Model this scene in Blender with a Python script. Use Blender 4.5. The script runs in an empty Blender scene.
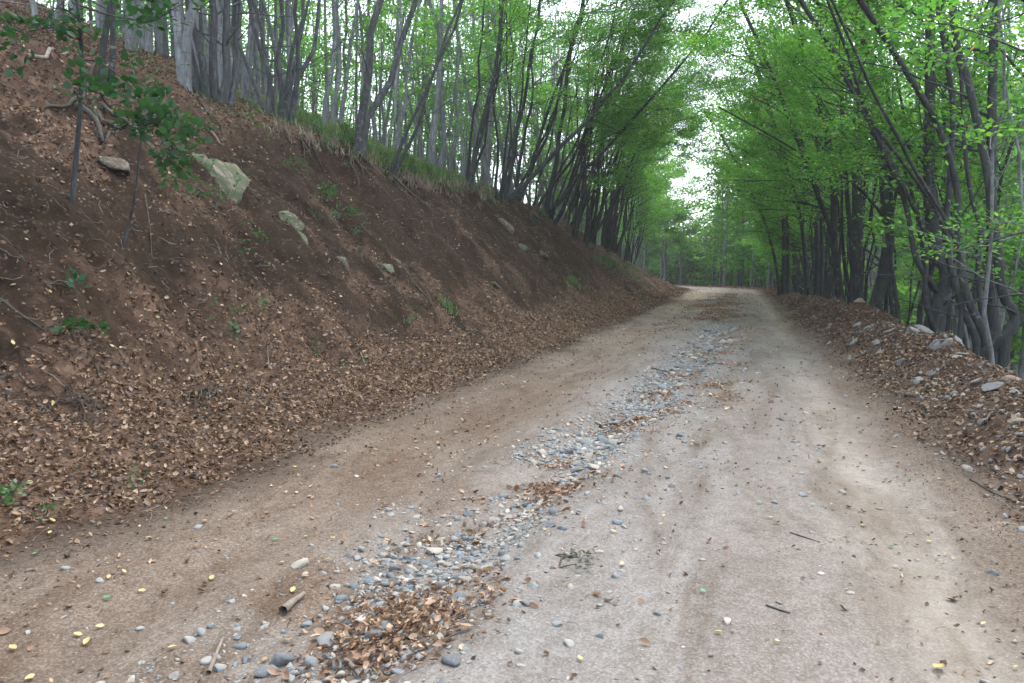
import bpy, math, random, time
T0 = time.time()
import numpy as np
from mathutils import Vector, Matrix, Euler
PI = math.pi
random.seed(7)
rng = np.random.default_rng(7)
scene = bpy.context.scene
COL = scene.collection

# ------------------------------------------------------------------ noise
_TAB = np.random.default_rng(99).random((256, 256))
_TABF = _TAB.ravel().copy()

def vnoise(x, y, seed=0):
    ix = np.floor(x); iy = np.floor(y)
    fx = x - ix; fy = y - iy
    fx = fx * fx * (3 - 2 * fx); fy = fy * fy * (3 - 2 * fy)
    X0 = (ix.astype(np.int32) + seed * 37) & 255; Y0 = ((iy.astype(np.int32) + seed * 91) & 255) << 8
    X1 = (X0 + 1) & 255; Y1 = (Y0 + 256) & 65535
    a = _TABF[X0 + Y0]; b = _TABF[X1 + Y0]; c = _TABF[X0 + Y1]; d = _TABF[X1 + Y1]
    return (a * (1 - fx) + b * fx) * (1 - fy) + (c * (1 - fx) + d * fx) * fy

def fbm(x, y, octv=4, seed=0, gain=.5):
    s = 0; a = 1; t = 0
    for i in range(octv):
        s = s + a * vnoise(x * 2 ** i + 17.3 * i, y * 2 ** i - 9.1 * i, seed + i)
        t += a; a *= gain
    return s / t * 2 - 1                                   # -1..1

def sst(a, b, x):
    t = np.clip((x - a) / (b - a), 0, 1)
    return t * t * (3 - 2 * t)

# ------------------------------------------------------------------ camera numbers
YAW = math.atan(0.30)
F = 796.0
PITCH = math.atan((341.5 - 270) / F)
CAM = np.array([0, 0, 1.5])
cs, sn = math.cos(YAW), math.sin(YAW)

def ray(px, py):
    """unit-depth direction of the photograph's pixel (x right of the road axis, y along the road)"""
    X = (px - 512) / F
    yy = (341.5 - py) / F
    Yd = math.cos(PITCH) + yy * math.sin(PITCH)
    Zd = -math.sin(PITCH) + yy * math.cos(PITCH)
    return np.array([X * cs - Yd * sn, X * sn + Yd * cs, Zd])

# ------------------------------------------------------------------ terrain
def curve(y):
    return -0.8 * (np.clip(y, 0, 62) / 60) ** 2 - 0.035 * np.clip(y - 62, 0, 60) ** 2

def gully_u(y):
    return np.interp(y, [0, 3, 5, 8, 12, 20, 30, 60], [-1.9, -1.72, -1.5, -1.2, -1.0, -.75, -.9, -1.2]) + .12 * fbm(y * .7, y * 0 + 3, 3, 91)

def gully_w(y):
    return np.interp(y, [0, 3, 5, 8, 12, 20, 24, 30], [.5, .5, .46, .34, .38, .38, .2, .12])

def road_left(y):
    return -3.45 + .22 * fbm(y * .35, y * 0 + 1, 3, 5)

def road_right(y):
    return 1.42 + .2 * fbm(y * .5, y * 0 + 8, 3, 6)

def height(x, y, detail=True):
    x = np.asarray(x, float); y = np.asarray(y, float)
    u = x - curve(y)
    d = -u
    hb = np.interp(y, [-10, 8, 14, 30, 43, 58, 68, 80, 90], [3.6, 4.1, 4.15, 4.0, 3.2, 2.1, .9, .2, 0]) * (1 + .05 * fbm(y * .25, y * 0, 2, 11))
    brow = 8.2 + .35 * fbm(y * .35, y * 0 + 5, 3, 21)
    k = hb / 4.0
    left = .55 * k * sst(3.45, 5.3, d)
    tt = np.clip((d - 4.9) / (brow - 4.9), 0, 1)
    left = left + (hb - .55 * k) * (tt * .93 + .07 * tt * tt * (3 - 2 * tt))
    e = np.clip(d - brow, 0, 400)
    e1 = np.minimum(e, 12.0); e2 = np.clip(e - 12, 0, 25); e3 = np.clip(e - 37, 0, 300)
    left = left + k * (.41 * e1 + (.30 * e2 - .0135 * e2 * e2) - .38 * e3)
    bh = np.interp(y, [0, 6, 11, 14, 20, 30, 42, 60, 70], [.32, .34, .44, .55, .62, .5, .26, .12, 0])
    bh = bh * (.8 + .45 * fbm(y * .8, x * .3, 3, 31))
    right = bh * sst(1.5, 2.55, u)
    fe = np.clip(u - 2.75, 0, 400)
    near = sst(85, 62, y)
    drop = .62 * np.minimum(fe, 30) + .25 * np.clip(fe - 30, 0, 200) - .35 * np.clip(fe - 60, 0, 200)
    far_drop = .012 * np.minimum(fe, 45) + .2 * np.clip(fe - 45, 0, 80)
    right = right - drop * near - far_drop * (1 - near)
    z = np.where(u < -3.4, left, np.where(u > 1.5, right, 0))
    z = z + sst(64, 50, y) * 0 - .0
    if detail:
        onroad = sst(3.6, 3.2, d) * sst(1.7, 1.2, u)
        gu = u - gully_u(y); gw = gully_w(y)
        z = z - .075 * np.exp(-(gu / (gw * .9)) ** 4) * np.interp(y, [0, 22, 28], [1, 1, .2])
        z = z + onroad * (.026 * fbm(x * 1.1, y * .4, 3, 41) + .006 * fbm(x * 5, y * 4, 3, 44))
        z = z - onroad * (.075 * np.exp(-((u + 2.5) / .42) ** 2) + .055 * np.exp(-((u - .85) / .38) ** 2))
        z = z + .006 * np.sin((y + .25 * np.abs(u + .62)) * 2 * PI / .13) * np.exp(-((u + .62) / .16) ** 4) * sst(3.2, 4.2, y) * sst(9.5, 7, y) * sst(-.15, .15, fbm(x * 1.5, y * .7, 2, 48))
        z = z + .035 * np.exp(-((u + 1.0) / .25) ** 2) * onroad
        face = sst(4.0, 5.2, d) * sst(9.5, 8.2, d)
        rough = face + .6 * sst(8.0, 9.0, d)
        rill = fbm(y * 2.6 + .35 * x, x * .45, 4, 51)
        z = z + face * (.20 * rill + .15 * fbm(x * 2.6, y * 2.6, 4, 52)) + rough * (.22 * fbm(x * .8, y * .8, 3, 53) + .05 * fbm(x * 9, y * 9, 3, 54) + .05 * np.abs(fbm(x * 5, y * 5, 2, 58)))
        # ledge with roots just below the brow
        z = z - .48 * face * np.exp(-((d - (brow - .5)) / .34) ** 2) * (.5 + .5 * fbm(y * .9, y * 0 + 2, 2, 57)) * k
        z = z + .05 * sst(3.3, 3.8, d) * sst(5.6, 4.8, d) * fbm(x * 2.2, y * 2.2, 3, 55)
        rb = sst(1.4, 2.0, u) * sst(5, 3, u)
        z = z + rb * (.13 * fbm(x * 1.9, y * 1.6, 3, 61) + .07 * fbm(x * 5.5, y * 5.5, 3, 62)) * (.35 + .65 * near)
        z = z + .15 * sst(4, 7, u) * fbm(x * .5, y * .5, 3, 63)
    return z

def hgt(x, y):
    return float(height(np.array([x]), np.array([y]))[0])

_TT = 1.5 * 1.012 ** np.arange(390)
def hit(px, py, tmax=160):
    d = ray(px, py)
    t = _TT
    for _ in range(2):
        P = CAM[None] + t[:, None] * d[None]
        below = P[:, 2] < height(P[:, 0], P[:, 1])
        i = int(np.argmax(below)) if below.any() else len(t) - 1
        t = np.linspace(t[max(i - 1, 0)], t[i] + 1e-4, 12)
    return Vector(P[i])

def at(px, py, depth):
    return Vector(CAM + ray(px, py) * depth)

def normal(x, y, e=.05):
    zx = (height(x + e, y) - height(x - e, y)) / (2 * e)
    zy = (height(x, y + e) - height(x, y - e)) / (2 * e)
    n = np.stack([-zx, -zy, np.ones_like(zx)], -1)
    return n / np.linalg.norm(n, axis=-1, keepdims=True)

# ------------------------------------------------------------------ masks for zones
def litter_mask(x, y):
    u = x - curve(y); d = -u
    n1 = fbm(x * .9, y * .9, 4, 71); n2 = fbm(x * 2.6, y * 2.6, 3, 72); n3 = fbm(x * .35 + 5, y * .35, 3, 73)
    foot = sst(3.45 + .3 * n1 + .15 * n2, 3.95 + .3 * n1 + .15 * n2, d) * sst(5.5, 4.6, d + .9 * n1 + .6 * n2)
    up = sst(8.0, 8.9, d + .5 * n1 + .9 * sst(15, 9, y)) * (.8 + .3 * n2)
    nearleft = sst(10.5, 7, y) * sst(5.9, 7.0, d + .7 * n1) * sst(-.1, .35, n2 + .6 * n1 + .15) * .95
    patch = sst(5.0, 5.6, d) * sst(.28, .6, n1 + .8 * n2) * .6
    farface = sst(24, 40, y) * sst(4.5, 5.5, d) * .4
    few = sst(4.5, 5.2, d) * (.015 + .03 * sst(0, .4, n2))
    right = sst(1.35, 2.1, u + .3 * n1 + .12 * n2) * sst(16, 6, u) * (.62 + .5 * n1)
    road = 0 * x
    g = u - gully_u(y)
    road = np.maximum(road, np.exp(-((g - .12) / .28) ** 2) * sst(.0, .35, n2 * .8 + .5 * n1) * .9 * sst(30, 12, y))
    road = np.maximum(road, .9 * np.exp(-(((u + 1.42) / .28) ** 2 + ((y - 3.05) / .42) ** 2)))
    road = np.maximum(road, np.exp(-((u + 1.1) / 1.0) ** 2) * sst(17, 24, y) * sst(60, 45, y) * sst(-.15, .35, n1 + .4 * n2) * .8)
    road = np.maximum(road, np.exp(-((u + .35) / .35) ** 2) * sst(6, 9, y) * sst(.1, .5, n2 + .3 * n1) * .5)
    road = np.maximum(road, .02 * sst(-1.5, -2.9, u) + .010)
    m = np.where(d > 3.2, np.maximum.reduce([foot, up, nearleft, patch, farface, few]), np.where(u > 1.2, right, road))
    return np.clip(np.maximum(m, road * (d > 3) * 0), 0, 1)

def gravel_mask(x, y):
    u = x - curve(y)
    g = (u - gully_u(y)) / gully_w(y)
    n = fbm(x * 1.6, y * 1.1, 3, 81); n2 = fbm(x * 4, y * 4, 2, 82)
    core = np.exp(-np.abs(g) ** 3) * sst(26, 21, y) * np.clip(.42 + .25 * sst(7, 9, y) + 1.1 * n + .7 * n2, .03, 1)
    # bare clay shelf on the left of the gully at the bottom of the picture
    core = core * (1 - .85 * np.exp(-(((u + 2.02) / .22) ** 2 + ((y - 3.5) / .55) ** 2)))
    spread = np.exp(-(np.abs(u - gully_u(y) - .35) / .75) ** 2) * .07 * sst(30, 20, y)
    right = sst(1.3, 2.2, u) * sst(3.4, 2.6, u) * (.18 + .2 * n)
    return np.clip(np.maximum.reduce([core, spread, right, .006 + 0 * x]), 0, 1)

# ------------------------------------------------------------------ materials
def mat(name):
    m = bpy.data.materials.new(name); m.use_nodes = True
    nt = m.node_tree; nt.nodes.clear()
    return m, nt

class NT:
    def __init__(s, name):
        s.m, s.nt = mat(name); s.L = s.nt.links
    def n(s, t, **kw):
        nd = s.nt.nodes.new(t)
        for k, v in kw.items():
            if k.startswith('i_'):
                key = k[2:].replace('_', ' ')
                nd.inputs[key].default_value = v
            else:
                setattr(nd, k, v)
        return nd
    def l(s, a, b): s.L.new(a, b)
    def noise(s, vec, scale, detail=4, rough=.6, dist=0):
        n = s.n('ShaderNodeTexNoise'); n.inputs['Scale'].default_value = scale
        n.inputs['Detail'].default_value = detail; n.inputs['Roughness'].default_value = rough
        n.inputs['Distortion'].default_value = dist
        if vec is not None: s.l(vec, n.inputs['Vector'])
        return n.outputs['Fac']
    def ramp(s, fac, stops, interp='LINEAR'):
        r = s.n('ShaderNodeValToRGB'); cr = r.color_ramp; cr.interpolation = interp
        while len(cr.elements) < len(stops): cr.elements.new(.5)
        for e, (p, c) in zip(cr.elements, stops):
            e.position = p; e.color = (*c, 1) if len(c) == 3 else c
        s.l(fac, r.inputs['Fac']); return r.outputs['Color']
    def mix(s, fac, a, b, mode='MIX'):
        m = s.n('ShaderNodeMix', data_type='RGBA', blend_type=mode)
        for sock, v in ((m.inputs[0], fac), (m.inputs[6], a), (m.inputs[7], b)):
            if isinstance(v, (int, float)): sock.default_value = v
            elif isinstance(v, tuple): sock.default_value = (*v, 1)
            else: s.l(v, sock)
        return m.outputs[2]
    def attr(s, name):
        a = s.n('ShaderNodeAttribute'); a.attribute_name = name; return a.outputs['Fac']
    def math(s, op, a, b=0.0, c=None):
        m = s.n('ShaderNodeMath', operation=op)
        for i, v in enumerate((a, b)):
            if isinstance(v, (int, float)): m.inputs[i].default_value = v
            else: s.l(v, m.inputs[i])
        return m.outputs[0]
    def bump(s, h, strength, dist, nrm=None):
        b = s.n('ShaderNodeBump'); b.inputs['Strength'].default_value = strength; b.inputs['Distance'].default_value = dist
        s.l(h, b.inputs['Height'])
        if nrm is not None: s.l(nrm, b.inputs['Normal'])
        return b.outputs['Normal']
    def out(s, col, rough=.9, nrm=None, spec=.2):
        p = s.n('ShaderNodeBsdfPrincipled')
        if isinstance(col, tuple): p.inputs['Base Color'].default_value = (*col, 1)
        else: s.l(col, p.inputs['Base Color'])
        p.inputs['Roughness'].default_value = rough
        p.inputs['Specular IOR Level'].default_value = spec
        if nrm is not None: s.l(nrm, p.inputs['Normal'])
        o = s.n('ShaderNodeOutputMaterial'); s.l(p.outputs[0], o.inputs['Surface'])
        return s.m

def ground_material(name, zone):
    s = NT(name)
    tc = s.n('ShaderNodeTexCoord').outputs['Object']
    fine = s.noise(tc, 60, 3, .7); mid = s.noise(tc, 9, 5, .65); big = s.noise(tc, 1.3, 4, .6)
    vor = s.n('ShaderNodeTexVoronoi'); vor.inputs['Scale'].default_value = 38; s.l(tc, vor.inputs['Vector'])
    vor2 = s.n('ShaderNodeTexVoronoi'); vor2.inputs['Scale'].default_value = 110; s.l(tc, vor2.inputs['Vector'])
    # soil
    soil = s.ramp(mid, [(.3, (0.0054, 0.0032, 0.0018)), (.5, (0.0141, 0.0084, 0.0048)), (.72, (0.0266, 0.0164, 0.0097))])
    soil = s.mix(s.ramp(big, [(.35, (0, 0, 0)), (.7, (1, 1, 1))]), soil, s.mix(.5, soil, (.040, .025, .016)))
    crumbs = s.ramp(vor.outputs['Color'], [(.80, (0, 0, 0)), (.86, (1, 1, 1))])
    soil = s.mix(s.math('MULTIPLY', crumbs, .5), soil, (.085, .062, .046))
    # litter seen under and between the modelled leaves
    vl = s.n('ShaderNodeTexVoronoi'); vl.inputs['Scale'].default_value = 17; s.l(tc, vl.inputs['Vector'])
    vl.inputs['Randomness'].default_value = 1
    lit = s.ramp(vl.outputs['Color'], [(.15, (.02, .013, .01)), (.4, (.055, .032, .022)), (.65, (.09, .054, .036)), (.9, (.15, .10, .07))])
    lit = s.mix(.35, lit, s.ramp(fine, [(.3, (.03, .02, .015)), (.7, (.2, .13, .09))]))
    # road clay
    sep = s.n('ShaderNodeSeparateXYZ'); s.l(tc, sep.inputs[0])
    clay = s.ramp(mid, [(.3, (0.1096, 0.0902, 0.0712)), (.5, (0.1330, 0.1127, 0.0924)), (.7, (0.1571, 0.1372, 0.1159))])
    brown = s.ramp(mid, [(.3, (0.0595, 0.0364, 0.0223)), (.5, (0.0825, 0.0523, 0.0330)), (.72, (0.1115, 0.0739, 0.0485))])
    grey = s.ramp(mid, [(.3, (0.1207, 0.1161, 0.1134)), (.5, (0.1495, 0.1464, 0.1449)), (.72, (0.1831, 0.1805, 0.1822))])
    rd = s.mix(s.attr('grey'), clay, grey)
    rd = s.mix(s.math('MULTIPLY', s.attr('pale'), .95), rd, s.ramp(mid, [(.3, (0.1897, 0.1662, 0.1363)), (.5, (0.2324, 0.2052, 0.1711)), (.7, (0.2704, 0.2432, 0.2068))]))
    rd = s.mix(s.attr('brown'), rd, brown)
    pc = s.ramp(vor.outputs['Color'], [(.0, (.16, .17, .18)), (.5, (.34, .31, .27)), (.9, (.55, .52, .48))])
    pm = s.ramp(vor.outputs['Distance'], [(.12, (1, 1, 1)), (.20, (0, 0, 0))])
    sel = s.math('GREATER_THAN', s.ramp(vor.outputs['Color'], [(0, (0, 0, 0)), (1, (1, 1, 1))]), .62)
    rd = s.mix(s.math('MULTIPLY', s.math('MULTIPLY', pm, sel), .38), rd, pc)
    pc2 = s.ramp(vor2.outputs['Color'], [(.2, (.09, .075, .06)), (.5, (.22, .19, .16)), (.85, (.42, .40, .375))])
    rd = s.mix(s.math('SUBTRACT', .22, s.math('MULTIPLY', s.attr('pale'), .14)), rd, pc2)
    mpr = s.n('ShaderNodeMapping'); mpr.inputs['Scale'].default_value = (2.3, .55, 1); s.l(tc, mpr.inputs['Vector'])
    stain = s.ramp(s.noise(mpr.outputs[0], 1.0, 8, .66, .9), [(.38, (1.10, 1.10, 1.10)), (.50, (.92, .90, .88)), (.64, (.62, .55, .48))])
    rd = s.mix(.75, rd, stain, 'MULTIPLY')
    if zone == 'road': col = s.mix(s.attr('soil'), rd, soil)
    else: col = s.mix(s.attr('road'), soil, rd)
    lm = s.math('MULTIPLY', s.attr('litter'), .9)
    col = s.mix(lm, col, lit)
    if zone != 'road':
        gr = s.ramp(fine, [(.3, (.02, .035, .012)), (.7, (.06, .10, .03))])
        col = s.mix(s.attr('green'), col, gr)
    h = s.math('ADD', s.math('MULTIPLY', mid, .6), s.math('MULTIPLY', fine, .35))
    h = s.math('ADD', h, s.math('MULTIPLY', s.math('SUBTRACT', 1.0, vor.outputs['Distance']), .25))
    nrm = s.bump(h, .8, .026)
    return s.out(col, .95, nrm, .12)

def leaf_material(name, stops, trans=.5, gloss=.04, bright=1.0):
    s = NT(name)
    c = s.ramp(s.attr('rnd'), stops)
    geo = s.n('ShaderNodeNewGeometry')
    # paler underside
    c2 = s.mix(s.math('MULTIPLY', geo.outputs['Backfacing'], .25), c, (.16, .22, .12)) if trans > .2 else c
    d = s.n('ShaderNodeBsdfDiffuse'); s.l(c2, d.inputs['Color'])
    t = s.n('ShaderNodeBsdfTranslucent')
    if trans > .2:
        tcx = s.mix(1.0, c, (1.25, 1.4, .75), 'MULTIPLY'); s.l(tcx, t.inputs['Color'])
    else: s.l(c, t.inputs['Color'])
    mx = s.n('ShaderNodeMixShader'); mx.inputs[0].default_value = trans
    s.l(d.outputs[0], mx.inputs[1]); s.l(t.outputs[0], mx.inputs[2])
    g = s.n('ShaderNodeBsdfGlossy'); g.inputs['Roughness'].default_value = .45; g.inputs['Color'].default_value = (.8, .85, .9, 1)
    m2 = s.n('ShaderNodeMixShader'); m2.inputs[0].default_value = gloss
    s.l(mx.outputs[0], m2.inputs[1]); s.l(g.outputs[0], m2.inputs[2])
    o = s.n('ShaderNodeOutputMaterial'); s.l(m2.outputs[0], o.inputs['Surface'])
    return s.m

M = {}
M['road'] = ground_material('dirt_road', 'road')
M['soil'] = ground_material('bank_soil', 'bank')
M['leaf'] = leaf_material('beech_leaves', [(0, (0.0426, 0.1400, 0.0330)), (.45, (0.0986, 0.2520, 0.0506)), (.85, (0.1736, 0.3472, 0.0638)), (.985, (0.2464, 0.4144, 0.0770)), (1, (0.3920, 0.2464, 0.0550))], .55, .02)
M['darkleaf'] = leaf_material('dark_green_leaves', [(0, (.010, .045, .016)), (1, (.028, .085, .028))], .35, .02)  # deeper green leaf colour for the sapling and some seedlings
M['litter'] = leaf_material('dry_leaves', [(0, (0.0240, 0.0150, 0.0086)), (.3, (0.0720, 0.0390, 0.0198)), (.6, (0.1550, 0.0860, 0.0430)), (.85, (0.2500, 0.1600, 0.0860)), (1, (.30, .225, .145))], .12, .04)
M['rust'] = leaf_material('heaped_dry_leaves', [(0, (0.1100, 0.0620, 0.0342)), (.5, (0.2400, 0.1400, 0.0792)), (.85, (0.3600, 0.2400, 0.1485)), (1, (0.4500, 0.3500, 0.2430))], .12, .04)
M['yellow'] = leaf_material('yellow_leaves', [(0, (.36, .27, .10)), (.6, (.42, .35, .17)), (1, (.46, .41, .28))], .15, .05)
M['greenleaf'] = leaf_material('fallen_green_leaves', [(0, (.05, .20, .07)), (1, (.10, .28, .10))], .15, .05)
M['plant'] = leaf_material('seedling_leaves', [(0, (.025, .085, .025)), (1, (.06, .15, .045))], .35, .03)
M['dull'] = leaf_material('dull_leaves', [(0, (.035, .045, .025)), (1, (.08, .09, .055))], .3, .02)
M['grass'] = leaf_material('grass_blades', [(0, (.03, .075, .025)), (.45, (.055, .13, .04)), (.75, (.10, .18, .055)), (.88, (.17, .19, .09)), (1, (.30, .26, .16))], .35, .03)
M['deadgrass'] = leaf_material('dry_grass', [(0, (.12, .095, .07)), (1, (.30, .25, .19))], .2, .03)

def bark_material(name, a, b, c):
    s = NT(name)
    tc = s.n('ShaderNodeTexCoord').outputs['Object']
    mp = s.n('ShaderNodeMapping'); mp.inputs['Scale'].default_value = (9, 9, 1.6); s.l(tc, mp.inputs['Vector'])
    n = s.noise(mp.outputs[0], 2.2, 5, .65, .4)
    n2 = s.noise(tc, 1.1, 4, .6)
    mp3 = s.n('ShaderNodeMapping'); mp3.inputs['Scale'].default_value = (2, 2, 30); s.l(tc, mp3.inputs['Vector'])
    n3 = s.noise(mp3.outputs[0], 1.4, 3, .6)
    col = s.ramp(n, [(.3, a), (.52, b), (.75, c)])
    oi = s.n('ShaderNodeObjectInfo').outputs['Random']
    col = s.mix(s.ramp(n2, [(.4, (0, 0, 0)), (.65, (.7, .7, .7))]), col, s.mix(.5, col, (.06, .075, .05)))
    col = s.mix(s.math('MULTIPLY', oi, .45), col, s.mix(.6, col, (.05, .05, .05)))
    col = s.mix(s.ramp(n3, [(.58, (0, 0, 0)), (.66, (.5, .5, .5))]), col, (.05, .05, .05))
    lich = s.noise(tc, 5.5, 4, .7, .8)
    col = s.mix(s.ramp(lich, [(.60, (0, 0, 0)), (.66, (.55, .55, .55))]), col, s.mix(.5, col, (.36, .38, .36)))
    nrm = s.bump(n, .8, .03)
    return s.out(col, .85, nrm, .2)
M['bark'] = bark_material('beech_bark', (.08, .084, .088), (.18, .19, .198), (.32, .335, .345))
M['darkbark'] = bark_material('shaded_bark', (.012, .0125, .014), (.028, .030, .033), (.065, .069, .074))  # beech bark with the shade on the roadside trunks put into its colour
M['midbark'] = bark_material('half_shaded_bark', (.030, .032, .035), (.075, .080, .086), (.155, .163, .172))  # the same bark with part of that shade painted in
M['deadwood'] = bark_material('dead_wood', (.12, .095, .075), (.24, .20, .16), (.36, .31, .26))
M['root'] = bark_material('root_bark', (.025, .020, .016), (.060, .048, .038), (.12, .10, .085))

def stone_material(name, stops, moss=0.0):
    s = NT(name)
    tc = s.n('ShaderNodeTexCoord').outputs['Object']
    base = s.ramp(s.attr('rnd'), stops)
    n = s.noise(tc, 22, 5, .65); n2 = s.noise(tc, 5, 4, .6, .5)
    col = s.mix(s.ramp(n, [(.35, (.55, .55, .55)), (.65, (0, 0, 0))]), base, s.mix(.55, base, (.09, .08, .075)))
    col = s.mix(s.ramp(n2, [(.5, (0, 0, 0)), (.68, (.55, .55, .55))]), col, (.34, .27, .20))
    if moss:
        col = s.mix(s.math('MULTIPLY', s.ramp(n2, [(.40, (1, 1, 1)), (.60, (0, 0, 0))]), moss), col, (.055, .085, .03))
    return s.out(col, .8, s.bump(n, .6, .012), .25)
M['stone'] = stone_material('road_stone', [(0, (0.0980, 0.1152, 0.1274)), (.3, (0.1617, 0.1872, 0.2002)), (.6, (0.2303, 0.2400, 0.2321)), (.82, (0.3038, 0.2688, 0.2230)), (1, (0.4900, 0.4512, 0.3913))])
M['rubble'] = stone_material('verge_rock', [(0, (.14, .15, .16)), (.5, (.22, .225, .23)), (.8, (.28, .25, .22)), (1, (.25, .18, .13))], .12)
M['mossrock'] = stone_material('mossy_rock', [(0, (.055, .052, .040)), (1, (.095, .088, .068))], .75)
M['bankrock'] = stone_material('bank_rock', [(0, (.030, .022, .017)), (.8, (.07, .052, .04)), (1, (.14, .115, .09))], .2)

# ------------------------------------------------------------------ mesh builders
def mesh_from(name, V, faces, mats, attrs=None, smooth=False):
    """faces: int array (n,k) or a list of such arrays"""
    me = bpy.data.meshes.new(name)
    V = np.asarray(V, np.float32)
    if isinstance(faces, np.ndarray): faces = [faces]
    faces = [f for f in faces if len(f)]
    me.vertices.add(len(V)); me.vertices.foreach_set('co', V.ravel())
    loops = np.concatenate([f.ravel() for f in faces]).astype(np.int32)
    sizes = np.concatenate([np.full(len(f), f.shape[1]) for f in faces]).astype(np.int32)
    starts = np.concatenate([[0], np.cumsum(sizes)[:-1]]).astype(np.int32)
    me.loops.add(len(loops)); me.loops.foreach_set('vertex_index', loops)
    me.polygons.add(len(sizes)); me.polygons.foreach_set('loop_start', starts); me.polygons.foreach_set('loop_total', sizes)
    if smooth: me.polygons.foreach_set('use_smooth', np.ones(len(sizes), bool))
    for k, v in (attrs or {}).items():
        a = me.attributes.new(k, 'FLOAT', 'POINT'); a.data.foreach_set('value', np.asarray(v, np.float32))
    for m in (mats if isinstance(mats, list) else [mats]): me.materials.append(m)
    me.update(calc_edges=True)
    return me

def link(name, me, parent=None, loc=None):
    o = bpy.data.objects.new(name, me); COL.objects.link(o)
    if parent is not None: o.parent = parent
    if loc is not None: o.location = loc
    return o

def tag(o, label=None, cat=None, group=None, kind=None):
    if label: o['label'] = label
    if cat: o['category'] = cat
    if group: o['group'] = group
    if kind: o['kind'] = kind
    return o

def empty(name, loc, label, cat, group=None, rotz=0, sc=1):
    o = bpy.data.objects.new(name, None); COL.objects.link(o)
    o.location = loc; o.rotation_euler = (0, 0, rotz); o.scale = (sc, sc, sc)
    return tag(o, label, cat, group)

def frames(normals, yaw, tilt=None):
    """rotation matrices whose z axis is near NORMALS, spun by yaw"""
    n = normals / np.linalg.norm(normals, axis=1, keepdims=True)
    a = np.stack([np.cos(yaw), np.sin(yaw), np.zeros_like(yaw)], 1)
    x = a - (a * n).sum(1, keepdims=True) * n
    x /= np.linalg.norm(x, axis=1, keepdims=True) + 1e-9
    y = np.cross(n, x)
    return np.stack([x, y, n], 2)                          # columns

def scatter(T, TF, pos, R, S):
    """T (k,3) template or (N,k,3); pos (N,3); R (N,3,3); S (N,3)"""
    N = len(pos)
    P = (T[None] if T.ndim == 2 else T) * S[:, None, :]
    V = np.einsum('nij,nkj->nki', R, P) + pos[:, None]
    k = V.shape[1]
    off = (np.arange(N) * k)[:, None, None]
    Fs = [(f[None] + off).reshape(-1, f.shape[1]) for f in TF]
    return V.reshape(-1, 3), Fs, k

LEAF6 = (np.array([[0, 0, 0], [.32, .30, .05], [.72, .25, .05], [1, 0, -.02], [.72, -.25, .05], [.32, -.30, .05]]) - [0, 0, 0], [np.array([[0, 3, 2, 1]]), np.array([[0, 5, 4, 3]])])
LEAF4 = (np.array([[0, 0, 0], [.5, .33, .04], [1, 0, 0], [.5, -.33, .04]]), [np.array([[0, 3, 2, 1]])])
def curled(amount, fold, twist, seed, n=5):
    """dry curled beech leaf: bent along its length, folded along the midrib, a little twisted"""
    V = []; Fq = []; R = np.random.default_rng(seed)
    W = [.03, .24, .30, .23, .02]
    for i in range(n):
        t = i / (n - 1)
        a = (t - .5) * amount
        x = math.sin(a) / max(amount, .01); z = (1 - math.cos(a)) / max(amount, .01)
        for j in (-1, 0, 1):
            f = fold * (1 + .5 * j * twist) ; q = twist * (t - .5)
            yy = j * W[i] * math.cos(f); zz = abs(j) * W[i] * math.sin(f)
            yy, zz = yy * math.cos(q) - zz * math.sin(q), yy * math.sin(q) + zz * math.cos(q)
            V.append([x + R.normal() * .02, yy + R.normal() * .02, z + zz + R.normal() * .02])
    for i in range(n - 1):
        for j in range(2):
            a = i * 3 + j; Fq.append([a, a + 3, a + 4, a + 1])
    return np.array(V), [np.array(Fq)]
CURLS = [curled(*a) for a in ((.4, .25, .3, 1), (.9, .5, -.7, 2), (1.6, .9, .6, 3), (2.4, .6, -1.0, 4), (3.4, 1.0, .9, 5), (1.2, 1.2, 1.6, 6), (2.0, .3, 1.8, 7))]

def icosphere(sub):
    import bmesh
    bm = bmesh.new(); bmesh.ops.create_icosphere(bm, subdivisions=sub, radius=1)
    V = np.array([v.co[:] for v in bm.verts]); Fa = np.array([[v.index for v in f.verts] for f in bm.faces]); bm.free()
    return V, Fa
ICO1 = icosphere(1); ICO2 = icosphere(2); ICO3 = icosphere(3)
def rock_template(seed, ico, planes=9):
    """an angular stone: a sphere cut by random planes"""
    r = np.random.default_rng(seed)
    V = ico[0].copy()
    N = r.normal(size=(planes, 3)); N /= np.linalg.norm(N, axis=1, keepdims=True)
    D = r.uniform(.34, .74, planes)
    for n, dd in zip(N, D):
        s = V @ n; m = s > dd
        V[m] -= (s[m] - dd)[:, None] * n[None]
    V += .012 * r.normal(size=V.shape)
    V /= np.abs(V).max(0)
    return V, [ico[1]]
ROCK1 = [rock_template(i, ICO2, 9) for i in range(6)]
ROCK2 = [rock_template(20 + i, ICO2, 12) for i in range(8)]
ROCK3 = [rock_template(40 + i, ICO3, 16) for i in range(5)]

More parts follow.
